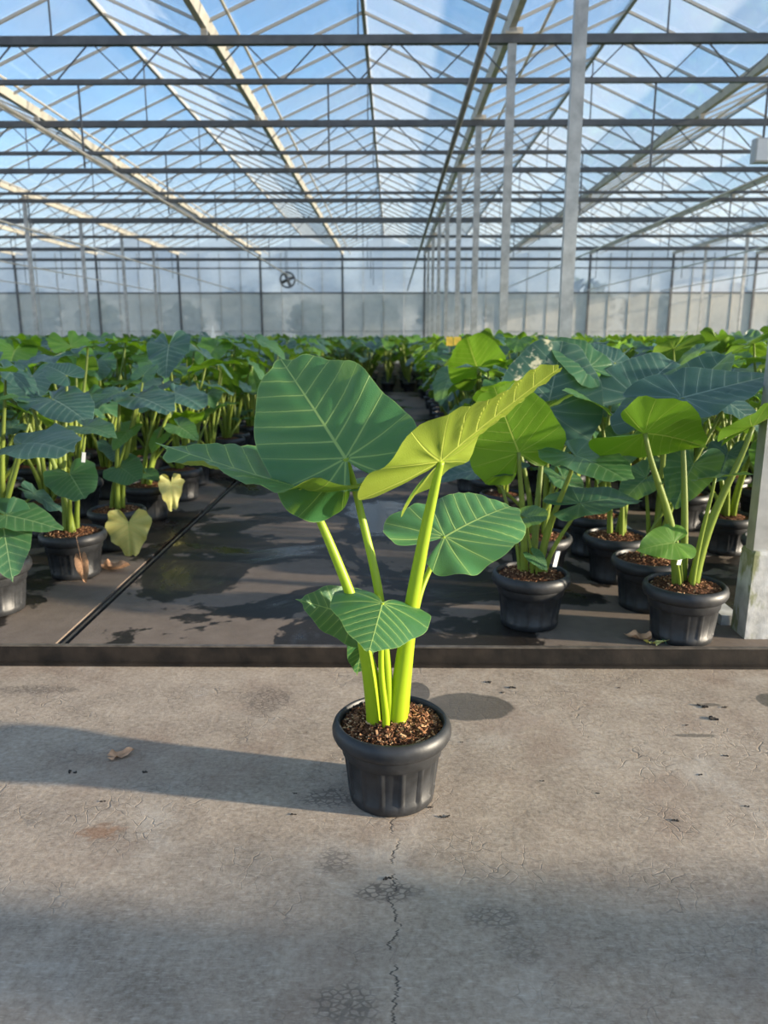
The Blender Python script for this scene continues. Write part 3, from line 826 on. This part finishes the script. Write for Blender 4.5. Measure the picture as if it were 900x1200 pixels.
plant(1.19, 3.44, 'elephant ear tucked right behind the pot nearest the mossy footing', [
    dict(P=at(782, 480, 3.40), T=at(858, 412, 3.55), n=(-0.35, -0.50, 0.80), m=M['leaf_blue'], s=pointS(wx=0.85, droop=0.0, fold=0.12), r=(0.02, 0.008)),
    dict(P=at(812, 545, 3.40), T=at(790, 590, 3.25), n=(-0.2, -0.5, 0.8), s=pointS(), r=(0.014, 0.006)),
    dict(P=at(850, 470, 3.52), T=at(900, 500, 3.40), n=(0.1, -0.4, 0.9), m=M['leaf_blue'], s=pointS(), r=(0.014, 0.006)),
    dict(P=at(757, 560, 3.45), T=at(725, 588, 3.38), n=(-0.2, -0.5, 0.8), s=pointS(), r=(0.014, 0.006)),
], chips_and())
plant(1.16, 3.86, 'elephant ear with a grey-blue upright leaf, third pot along the grey strip', [
    dict(P=at(745, 463, 3.85), T=at(792, 416, 3.98), n=(-0.1, -0.72, 0.65), m=M['leaf_blue'], s=bluntS(wx=1.15, lobe_len=1.0), r=(0.02, 0.008)),
    dict(P=at(705, 478, 3.85), T=at(665, 448, 3.75), n=(-0.1, -0.3, 0.9), m=M['leaf'], s=pointS(), r=(0.016, 0.007)),
    dict(P=at(728, 520, 3.80), T=at(700, 560, 3.65), n=(-0.2, -0.5, 0.8), s=pointS(), r=(0.014, 0.006)),
    dict(P=at(770, 500, 3.9), T=at(800, 530, 3.8), n=(0.2, -0.4, 0.8), s=pointS(), r=(0.014, 0.006)),
], chips_and())
plant(0.76, 3.86, 'elephant ear with a large sun-bleached leaf standing behind the foremost aisle pot', [
    dict(P=at(641, 480, 3.84), T=at(660, 398, 4.00), n=(0.0, -0.80, 0.58), m=M['leaf_bleached'], s=bluntS(wx=1.3, lobe_len=0.9, droop=0.05), r=(0.02, 0.008), llabel='sun-bleached leaf'),
    dict(P=at(596, 470, 3.85), T=at(560, 450, 3.72), n=(-0.3, 0.5, 0.8), m=M['leaf_lime'], s=bluntS(), r=(0.016, 0.007)),
    dict(P=at(690, 430, 3.95), T=at(650, 392, 4.05), n=(0.2, -0.7, 0.65), m=M['leaf'], s=bluntS(), r=(0.016, 0.007)),
    dict(P=at(565, 550, 3.8), T=at(508, 556, 3.78), n=(0.1, -0.25, 0.95), m=M['leaf_blue'], s=pointS(), r=(0.012, 0.006)),
    dict(P=at(660, 560, 3.8), T=at(690, 590, 3.7), n=(0.2, -0.5, 0.8), s=pointS(), r=(0.012, 0.006)),
], chips_and())
plant(1.17, 4.34, 'elephant ear in the fourth pot from the kerb beside the grey strip', [
    dict(P=at(720, 425, 4.4), T=at(690, 400, 4.5), n=(0.1, -0.6, 0.75), m=M['leaf_blue'], s=bluntS(), r=(0.018, 0.007)),
    dict(P=at(680, 470, 4.3), T=at(650, 500, 4.1), n=(-0.2, -0.4, 0.85), s=pointS(), r=(0.016, 0.007)),
    dict(P=at(745, 450, 4.4), T=at(780, 470, 4.3), n=(0.2, -0.4, 0.85), m=M['leaf_blue'], s=pointS(), r=(0.016, 0.007)),
    dict(P=at(700, 520, 4.3), T=at(725, 548, 4.2), n=(0.2, -0.4, 0.85), s=pointS(), r=(0.014, 0.006)),
    dict(P=at(670, 545, 4.3), T=at(640, 560, 4.2), n=(-0.2, -0.4, 0.85), s=pointS(), r=(0.014, 0.006)),
], chips_and())
plant(0.66, 6.2, 'elephant ear with a big yellow-green lifted leaf farther along the aisle', [
    dict(P=at(560, 432, 5.6), T=at(545, 392, 5.45), n=(-0.35, 0.6, 0.7), m=M['leaf_lime'], s=bluntS(wx=1.3), r=(0.02, 0.008)),
    dict(P=at(528, 440, 6.0), T=at(512, 470, 5.8), n=(-0.5, -0.4, 0.7), s=pointS(), r=(0.016, 0.007)),
    dict(P=at(585, 440, 6.0), T=at(610, 460, 5.8), n=(0.2, -0.4, 0.85), m=M['leaf_blue'], s=pointS(), r=(0.016, 0.007)),
    dict(P=at(545, 480, 6.0), T=at(520, 500, 5.9), n=(-0.3, -0.4, 0.85), s=pointS(), r=(0.014, 0.006)),
])
# --- plants by the drainage slot on the shaded side
plant(-1.83, 3.35, 'elephant ear in the sunlit pot at the kerb end of the drainage slot', [
    dict(P=at(25, 520, 3.30), T=at(78, 512, 3.18), n=(0.05, -0.30, 0.95), m=M['leaf_blue'], s=bluntS(wx=1.25, droop=0.25, wave=0.04), r=(0.016, 0.008)),
    dict(P=at(8, 604, 3.22), T=at(74, 616, 3.18), n=(0.05, -0.35, 0.93), s=pointS(wx=0.8, droop=0.1), r=(0.010, 0.005)),
    dict(P=at(4, 618, 3.20), T=at(14, 680, 3.08), n=(0.25, -0.8, 0.4), s=pointS(wx=0.95, droop=0.05), r=(0.010, 0.005)),
    dict(P=at(-40, 500, 3.30), T=at(-90, 520, 3.2), n=(-0.1, -0.3, 0.9), m=M['leaf_blue'], s=bluntS(), r=(0.016, 0.008)),
], chips_and())
def dry_hanging(root):
    p = at(96, 660, 3.74) - root.location
    v, f, a = leaf_geo(nA=28, nR=6, wx=0.55, fold=0.5, droop=0.3, wave=0.12, seed=9)
    me = mesh('dried_leaf', v, f, True); me.materials.append(M['dry'])
    o = obj('dried_leaf', me, None, root); o.matrix_local = leaf_matrix(p, p + Vector((0.012, -0.01, -0.11)), Vector((0.3, -0.9, 0.1)))
    o['label'] = 'shrivelled brown leaf hanging against the pot'
    w = at(90, 628, 3.73) - root.location
    MB().tube([w + Vector((0, .03, .0)), w + Vector((0, -0.01, 0)), p], 0.0022, 6).build('dried_stalk', M['dry'], root, True)
plant(-1.68, 3.90, 'elephant ear with a shrivelled brown leaf hanging on its pot', [
    dict(P=at(82, 556, 3.80), T=at(98, 581, 3.66), n=(0.1, -0.6, 0.8), s=bluntS(wx=1.2, droop=0.1), b=(0, -0.03), r=(0.014, 0.007)),
    dict(P=at(62, 468, 3.9), T=at(98, 484, 3.75), n=(0.1, -0.35, 0.93), m=M['leaf_blue'], s=bluntS(wx=1.15, wave=0.05), r=(0.018, 0.008)),
    dict(P=at(36, 470, 3.9), T=at(0, 462, 3.8), n=(-0.1, -0.3, 0.93), m=M['leaf'], s=bluntS(wave=0.05), r=(0.018, 0.008)),
    dict(P=at(100, 500, 3.95), T=at(135, 505, 3.85), n=(0.1, -0.3, 0.93), m=M['leaf'], s=pointS(), r=(0.014, 0.007)),
    dict(P=at(78, 440, 4.0), T=at(55, 425, 4.05), n=(0.0, -0.45, 0.85), m=M['leaf_blue'], s=bluntS(wx=1.2), r=(0.016, 0.007)),
], chips_and(tag_part(98, 536, 3.72, 0.05), dry_hanging))
plant(-1.64, 4.45, 'elephant ear trailing one pale yellow leaf beside the drainage slot', [
    dict(P=at(151, 613, 4.27), T=at(152, 655, 4.22), n=(0.15, -0.95, 0.2), m=M['leaf_yellow'], s=pointS(wx=1.15, lobe_len=0.75, wave=0.08, wf=9, ripple=0.045), b=(0.02, -0.05), r=(0.006, 0.004), llabel='pale yellow fading leaf'),
    dict(P=at(142, 548, 4.40), T=at(160, 560, 4.3), n=(0.0, -0.7, 0.7), s=bluntS(wx=1.3), r=(0.012, 0.005)),
    dict(P=at(140, 460, 4.4), T=at(108, 472, 4.25), n=(-0.1, -0.3, 0.93), m=M['leaf'], s=bluntS(wx=1.2, wave=0.05), r=(0.018, 0.008)),
    dict(P=at(160, 465, 4.4), T=at(198, 474, 4.25), n=(0.1, -0.3, 0.93), m=M['leaf_blue'], s=bluntS(wx=1.1, wave=0.05), r=(0.018, 0.008)),
    dict(P=at(150, 505, 4.4), T=at(130, 525, 4.3), n=(-0.1, -0.5, 0.85), m=M['leaf_lime'], s=pointS(), r=(0.014, 0.006)),
    dict(P=at(168, 440, 4.5), T=at(180, 424, 4.6), n=(0.0, -0.5, 0.85), m=M['leaf'], s=bluntS(), r=(0.014, 0.006)),
], chips_and())
plant(-1.70, 5.22, 'elephant ear with a small yellow leaf drooping over its rim beside the drainage slot', [
    dict(P=at(200, 566, 5.06), T=at(203, 600, 5.03), n=(0.5, -0.8, 0.2), m=M['leaf_yellow'], s=pointS(wx=0.8, wave=0.09, wf=9, ripple=0.05, lobe_len=0.6), b=(0.05, -0.05), r=(0.006, 0.004), llabel='yellow wilted leaf'),
    dict(P=at(185, 468, 5.2), T=at(160, 478, 5.05), n=(-0.1, -0.3, 0.93), m=M['leaf'], s=bluntS(wave=0.05), r=(0.018, 0.008)),
    dict(P=at(205, 460, 5.2), T=at(235, 470, 5.0), n=(0.1, -0.3, 0.93), m=M['leaf_blue'], s=bluntS(wave=0.05), r=(0.018, 0.008)),
    dict(P=at(190, 510, 5.2), T=at(175, 528, 5.1), n=(-0.1, -0.5, 0.85), m=M['leaf_lime'], s=pointS(), r=(0.014, 0.006)),
    dict(P=at(210, 500, 5.2), T=at(232, 512, 5.1), n=(0.1, -0.5, 0.85), m=M['leaf'], s=pointS(), r=(0.014, 0.006)),
    dict(P=at(172, 555, 5.1), T=at(186, 560, 5.02), n=(0.1, -0.5, 0.85), m=M['leaf'], s=pointS(), r=(0.010, 0.005)),
], chips_and())

# ---------------------------------------------------------------- the blocks of plants, copied from a few kinds
def leaf_pool(nA, nR, mats, n, seed):
    rng = random.Random(seed); out = []
    for i in range(n):
        out.append(leaf_mesh(mats[i % len(mats)], nA=nA, nR=nR, wx=rng.uniform(0.9, 1.12), fold=rng.uniform(0.0, 0.2), droop=rng.uniform(0.05, 0.35),
                             side=rng.uniform(0, 0.12), corr=0.016, wave=rng.uniform(0.03, 0.065), wf=rng.choice((5, 6, 7, 9)), seed=seed * 50 + i, blunt=rng.random() < 0.6, lobe=rng.uniform(-0.1, 0.2)))
    return out
POOL = leaf_pool(40, 8, [M['leaf'], M['leaf_blue'], M['leaf'], M['leaf_blue'], M['leaf_lime']], 10, 7)

def variant(seed):
    """One kind of plant: list of (attach, tip, normal, pool index) and stalk meshes, in plant space."""
    rng = random.Random(seed); leaves, stalks = [], []
    n = rng.choice((6, 7, 7, 8)); a0 = rng.uniform(0, 6.28)
    for k in range(n):
        a = a0 + k * 2.4 + rng.uniform(-0.3, 0.3)
        h = 0.42 + 0.70 * (k / (n - 1)) ** 0.7 + rng.uniform(-0.05, 0.05)
        out = rng.uniform(0.10, 0.26) * (1.2 - 0.35 * k / n)
        L = rng.uniform(0.24, 0.34) * (0.7 + 0.35 * k / n)
        d = Vector((math.cos(a), math.sin(a), 0))
        P = d * out + Vector((0, 0, h))
        pitch = R(rng.uniform(-40, -5)) if rng.random() < 0.7 else R(rng.uniform(0, 38))
        td = d * math.cos(pitch) + Vector((0, 0, math.sin(pitch)))
        nn = Vector((0, 0, 1)) * math.cos(pitch) - d * math.sin(pitch) + Vector((rng.uniform(-.25, .25), rng.uniform(-.25, .25), 0))
        leaves.append((P, P + td * L, nn, rng.randrange(len(POOL)) if h > 0.6 or rng.random() < 0.75 else 4))
        b0 = d * rng.uniform(0.01, 0.035) + Vector((0, 0, 0.19)); hh = P.z - b0.z
        o2 = Vector((P.x - b0.x, P.y - b0.y, 0))
        pts = bez(b0, b0 + Vector((0, 0, 0.5 * hh)) + o2 * 0.12, P - Vector((0, 0, 0.28 * hh)) - o2 * 0.22, P, 8)
        v, f = tube_geo(pts, [0.0065 + 0.012 * (1 - i / 8) ** 1.2 for i in range(9)], 8)
        me = mesh('stalk', v, f, True); me.materials.append(M['stalk']); stalks.append(me)
    return leaves, stalks
VAR = [variant(100 + i) for i in range(9)]

rng = random.Random(5)
spots = []
def far_enough(x, y, r=0.44): return all((x - a) ** 2 + (y - b) ** 2 > r * r for a, b in custom)
rowno = {}
def add_row(x, y0, y1, stp, row=None):
    y = y0 + rng.uniform(0, 0.3)
    while y < y1:
        xx = x + rng.uniform(-0.05, 0.05)
        if abs(xx) < 0.5 * y + 0.75 and far_enough(xx, y): spots.append((xx, y)); rowno[(xx, y)] = row
        y += stp * rng.uniform(0.92, 1.08)
END = 37.5
for i in range(36): add_row(-1.66 - 0.57 * i, 3.3, END, 0.58, ('slot', i))
add_row(0.74, 4.3, END, 0.58, ('aisle', 0)); add_row(1.20, 4.9, END, 0.60, ('aisle', 1))
for i in range(34): add_row(1.93 + 0.57 * i, 3.6, END, 0.58, ('posts', i))
for i, x in enumerate((-1.12, -0.62, -0.1, 0.36)): add_row(x, 17.9, END, 0.6, ('end', i))
post_rows = [(1.54, y) for y in BAYS] + [(-10.46, y) for y in BAYS] + [(13.54, y) for y in BAYS]
spots = [(x, y) for x, y in spots if all((x - a) ** 2 + (y - b) ** 2 > 0.26 ** 2 for a, b in post_rows)]
spots.sort(key=lambda p: math.hypot(p[0] * 0.9, p[1]))
rank, by_row = {}, {}
CUSTOM_ROW = {}
for (cx, cy) in custom:
    key = ('slot', 0) if cx < 0 else ('aisle', 0 if cx < 1.0 else 1)
    by_row.setdefault(key, []).append((cx, cy))
for q in spots: by_row.setdefault(rowno[q], []).append(q)
for lst in by_row.values():
    for k, q in enumerate(sorted(lst, key=lambda p: p[1])): rank[q] = k
NEAR = 284 - len(custom)
for i, (x, y) in enumerate(spots[:NEAR]):
    leaves, stalks = VAR[i * 5 % 9 if i % 3 else rng.randrange(9)]
    blk, row = rowno[(x, y)]
    rk = rank[(x, y)]
    grp = {'slot': 'elephant ears in the block beyond the drainage slot', 'aisle': 'elephant ears between aisle and posts', 'posts': 'elephant ears in the block past the posts', 'end': 'elephant ears at the end of the aisle'}[blk]
    lab = {'slot': 'leafy elephant ear, %s row from the drainage slot, %s pot from the kerb', 'posts': 'leafy elephant ear, %s row past the aisle posts, %s pot from the kerb',
           'aisle': 'leafy elephant ear, %s row between aisle and posts, %s pot from the kerb', 'end': 'leafy elephant ear closing the aisle end, %s across, %s one deep'}[blk] % (NTH[row], NTH[min(rk, 29)])
    root = tag(empty('potted_elephant_ear', (x, y, BED_Z), rng.uniform(0, 6.283)), lab, 'plant', grp)
    s = rng.uniform(0.92, 1.07); root.scale = (s, s, s)
    add_pot(root, 'mid' if y < 6.5 else 'lo')
    for (P, T, n, k), sm in zip(leaves, stalks):
        o = obj('leaf', POOL[k], None, root); o.matrix_local = leaf_matrix(P, T, n)
        obj('stalk', sm, None, root)

# the block on the near side of the path, whose long shadows reach over the concrete
for i in range(15):
    x, y = 3.2 + (i % 8) * 0.62 + rng.uniform(-.08, .08), (0.30 if i < 8 else -0.34) + rng.uniform(-.1, .08)
    leaves, stalks = VAR[i * 2 % 9]
    root = tag(empty('potted_elephant_ear', (x, y, 0), rng.uniform(0, 6.283)), 'leafy elephant ear, %s row on the near side of the path, %s in its row' % (NTH[i // 8], NTH[i % 8]), 'plant', 'elephant ears on the near side of the path')
    add_pot(root, 'lo')
    for (P, T, n, k), sm in zip(leaves, stalks):
        o = obj('leaf', POOL[k], None, root); o.matrix_local = leaf_matrix(P, T, n)
        obj('stalk', sm, None, root)

# plants farther off, past counting
lowg = [leaf_geo(nA=26, nR=3, wx=1.0 + 0.06 * i, fold=0.1, droop=0.2, corr=0.0, wave=0.04, wf=5, seed=i, blunt=i % 2 == 0) for i in range(3)]
bags = {'leaf': [[], [], {k: [] for k in ('vt', 'vw', 'rr', 'mx', 'vx')}, 0], 'leaf_blue': [[], [], {k: [] for k in ('vt', 'vw', 'rr', 'mx', 'vx')}, 0], 'leaf_lime': [[], [], {k: [] for k in ('vt', 'vw', 'rr', 'mx', 'vx')}, 0]}
pots, stems = MB(), MB()
for i, (x, y) in enumerate(spots[NEAR:]):
    leaves, _ = VAR[rng.randrange(9)]
    rot = Matrix.Rotation(rng.uniform(0, 6.283), 4, 'Z'); s = rng.uniform(0.9, 1.08)
    base = Matrix.Translation((x, y, BED_Z)) @ rot @ Matrix.Scale(s, 4)
    for (P, T, n, k) in leaves[2:]:
        g = lowg[rng.randrange(3)]; m = np.array(base @ leaf_matrix(P, T, n))
        v = np.array(g[0]) @ m[:3, :3].T + m[:3, 3]
        b = bags[('leaf', 'leaf_blue', 'leaf', 'leaf_blue', 'leaf_lime')[k % 5]]
        off = b[3]
        b[0].append(v); b[1] += [tuple(q + off for q in f) for f in g[1]]; b[3] += len(v)
        for kk in b[2]: b[2][kk] += g[2][kk]
    for (P, T, n, k) in leaves[3:]:
        stems.bar(base @ Vector((0, 0, 0.2)), base @ P, 0.018, 0.018)
    if y < 24:
        prof = [(0.12, 0.0), (0.14, 0.17), (0.166, 0.18), (0.166, 0.222), (0.0, 0.21)]
        n0 = len(pots.v); pots.lathe(prof, 8)
        for q in range(n0, len(pots.v)):
            a = pots.v[q]; pots.v[q] = (a[0] + x, a[1] + y, a[2] + BED_Z)
far = tag(empty('elephant_ear_field', (0, 0, 0)), 'distant mass of elephant ear foliage filling the house to the far wall', 'plants', None, 'stuff')
for nm, b in bags.items():
    me = mesh('foliage', np.concatenate(b[0]).tolist(), b[1], True, b[2])
    tag(obj('foliage', me, M[nm], far), kind='stuff')
tag(stems.build('stalk_mass', M['stalk'], far), kind='stuff')
tag(pots.build('pot_mass', M['pot'], far, True), kind='stuff')

# ---------------------------------------------------------------- small things
def fallen(px, py, z, L, rot, mat, label, cat='leaf', wx=0.8, curl=0.5, seed=3, name='fallen_leaf', lift=0.01):
    p = ground_px(px, py, z)
    v, f, a = leaf_geo(nA=40, nR=8, wx=wx, fold=curl, droop=-0.25, lobe=0.4, wave=0.10, wf=4, corr=0.03, seed=seed)
    zmin = min(q[2] for q in v)
    v = [(q[0] * L, q[1] * L, (q[2] - zmin) * L) for q in v]
    o = obj(name, mesh(name, v, f, True, a), mat, None, (p.x, p.y, z + 0.001), rot)
    return tag(o, label, cat)
fallen(137, 887, 0, 0.055, -1.15, M['dry'], 'single curled brown dry leaf lying on the concrete path', curl=0.35)
fallen(128, 668, BED_Z, 0.12, -1.6, M['dry'], 'pale brown dry leaf on the wet floor beside the second pot by the slot', wx=0.6, curl=0.9)
fallen(752, 750, BED_Z, 0.075, 1.2, M['dry'], 'crumpled brown leaf lying at the kerb by the front pot', curl=0.6, seed=6)
fallen(785, 753, BED_Z, 0.10, -1.5, M['leaf_blue'], 'dark green fallen leaf lying at the foot of the front pot', wx=0.45, curl=0.05, seed=8)
fallen(764, 756, BED_Z, 0.07, -1.7, M['leaf_yellow'], 'yellow-green fallen leaf sliver lying along the kerb lip', wx=0.25, curl=0.1, seed=9)
fallen(237, 567, BED_Z, 0.09, 0.4, M['dry'], 'dry leaf lying by a pot beyond the drainage slot', wx=0.7, seed=12)
fallen(712, 680, BED_Z, 0.05, 0.9, M['tagwhite'], 'small white plastic scrap on the dark wet floor', 'scrap', wx=0.5, curl=0.1, seed=13, name='plastic_scrap')

rng = random.Random(21)
for (px, py, s) in ((836, 842, .020), (825, 828, .016), (848, 829, .010), (806, 850, .008), (572, 800, .012), (600, 806, .013), (588, 812, .007), (822, 908, .007), (852, 886, .008), (792, 962, .010), (876, 945, .007),
                    (120, 940, .008), (452, 1030, .010), (85, 905, .013), (345, 955, .007), (522, 958, .010), (505, 946, .008), (725, 806, .007), (700, 930, .005), (635, 915, .005), (170, 905, .010), (345, 930, .006), (540, 870, .006)):
    p = ground_px(px, py, 0); m = MB()
    for q in range(5):
        a, b = rng.uniform(-s, s), rng.uniform(-s, s) * 0.5
        m.bar((a, b, s * 0.12), (a + rng.uniform(-s, s) * 0.8, b + rng.uniform(-s, s) * 0.5, s * 0.2), s * 0.35, s * 0.24)
    tag(m.build('soil_crumb', M['crumb'], None, False, (p.x, p.y, 0.0)), 'dark crumb of soil lying on the concrete path', 'crumb', 'soil crumbs on the path')

# circulation fan hung far down the house
p = at(337, 328, 30.0)
fan = tag(empty('ventilation_fan', p), 'round dark circulation fan hung far down the house', 'fan')
m = MB()
ring = [(0.27 * math.cos(a), 0, 0.27 * math.sin(a)) for a in [2 * math.pi * k / 28 for k in range(29)]]
m.tube(ring, 0.035, 6, False).build('housing', M['fan'], fan, True)
for k in range(4):
    a = k * math.pi / 2 + 0.4
    b = MB().bar((0.04 * math.cos(a), 0, 0.04 * math.sin(a)), (0.235 * math.cos(a), 0.02, 0.235 * math.sin(a)), 0.02, 0.12, Vector((-math.sin(a), 0.5, math.cos(a))))
    b.build('blade', M['fan'], fan)
MB().tube([(0, -0.09, 0), (0, 0.12, 0)], 0.07, 12).build('motor', M['fan'], fan, True)
MB().tube([(0, 0, 0.28), (0, 0, CH_B - p.z - 0.04)], 0.012, 6).build('hanger', M['fan'], fan)

# grey box hung under the girder past the posts
p = at(893, 177, 11.1)
bx = tag(empty('junction_box', p), 'small pale grey junction box hung near a girder on the sunny side', 'box')
MB().box(-0.12, 0.12, -0.07, 0.07, -0.15, 0.15).build('housing', M['boxgrey'], bx)
MB().box(-0.10, 0.10, -0.082, -0.07, -0.13, 0.13).build('lid', M['tagwhite'], bx)
MB().box(-0.012, 0.012, -0.012, 0.012, 0.15, CH_B - p.z - 0.04).build('hanger', M['girder'], bx)

# white marker stake among the far plants
p = at(250, 391, 14.0)
st = tag(empty('marker_stake', (p.x, p.y, BED_Z)), 'white marker stake rising from the plants far down the shaded side', 'stake')
MB().box(-0.012, 0.012, -0.008, 0.008, 0, p.z - BED_Z - 0.1).build('rod', M['tagwhite'], st)
MB().add([(-0.06, 0, p.z - BED_Z - 0.12), (0.05, 0, p.z - BED_Z - 0.12), (-0.01, 0, p.z - BED_Z + 0.14), (-0.06, .01, p.z - BED_Z - 0.12), (0.05, .01, p.z - BED_Z - 0.12), (-0.01, .01, p.z - BED_Z + 0.14)],
         [(0, 1, 2), (5, 4, 3), (0, 3, 4, 1), (1, 4, 5, 2), (2, 5, 3, 0)]).build('flag', M['tagwhite'], st)
# two yellow sticky cards above the plants
for px in (527, 536):
    p = at(px, 400, 9.0)
    c = tag(empty('sticky_card', (p.x, p.y, BED_Z)), 'small yellow sticky card standing over the plants by the aisle, %s one from the aisle' % ('first' if px < 530 else 'second'), 'card', 'yellow sticky cards')
    MB().box(-0.004, 0.004, -0.004, 0.004, 0, p.z - BED_Z - 0.04).build('stick', M['pipe'], c)
    MB().box(-0.04, 0.04, -0.006, -0.004, p.z - BED_Z - 0.05, p.z - BED_Z + 0.05).build('card', M['yellow_flower'], c)

# a line of trees outside, dim through the film
def tree(x, y, h, seed):
    r = random.Random(seed); t = tag(empty('far_tree', (x, y, -0.12)), 'dim bushy tree outside beyond the far wall', 'tree', 'trees outside the far wall')
    MB().tube([(0, 0, 0), (0.1, 0, h * 0.4)], [0.2, 0.14], 8).build('trunk', M['trunk'], t, True)
    v, f = [], []
    for _ in range(420):
        a, b = r.uniform(0, 6.283), math.acos(r.uniform(-1, 1)); q = r.uniform(0.55, 1.0)
        c = Vector((math.cos(a) * math.sin(b) * h * 0.42 * q, math.sin(a) * math.sin(b) * h * 0.42 * q, h * 0.6 + math.cos(b) * h * 0.40 * q))
        u = Vector((r.uniform(-1, 1), r.uniform(-1, 1), r.uniform(-1, 1))).normalized(); w = u.orthogonal().normalized(); s = h * 0.06
        n = len(v); v += [c + u * s, c + w * s, c - u * s, c - w * s]; f.append((n, n + 1, n + 2, n + 3))
    obj('crown', mesh('crown', v, f), M['treecrown'], t)
for i in range(16):
    tree(-46 + i * 6.4 + rng.uniform(-.3, .3), 74 + rng.uniform(-4, 6), rng.uniform(4.2, 7.0), i)
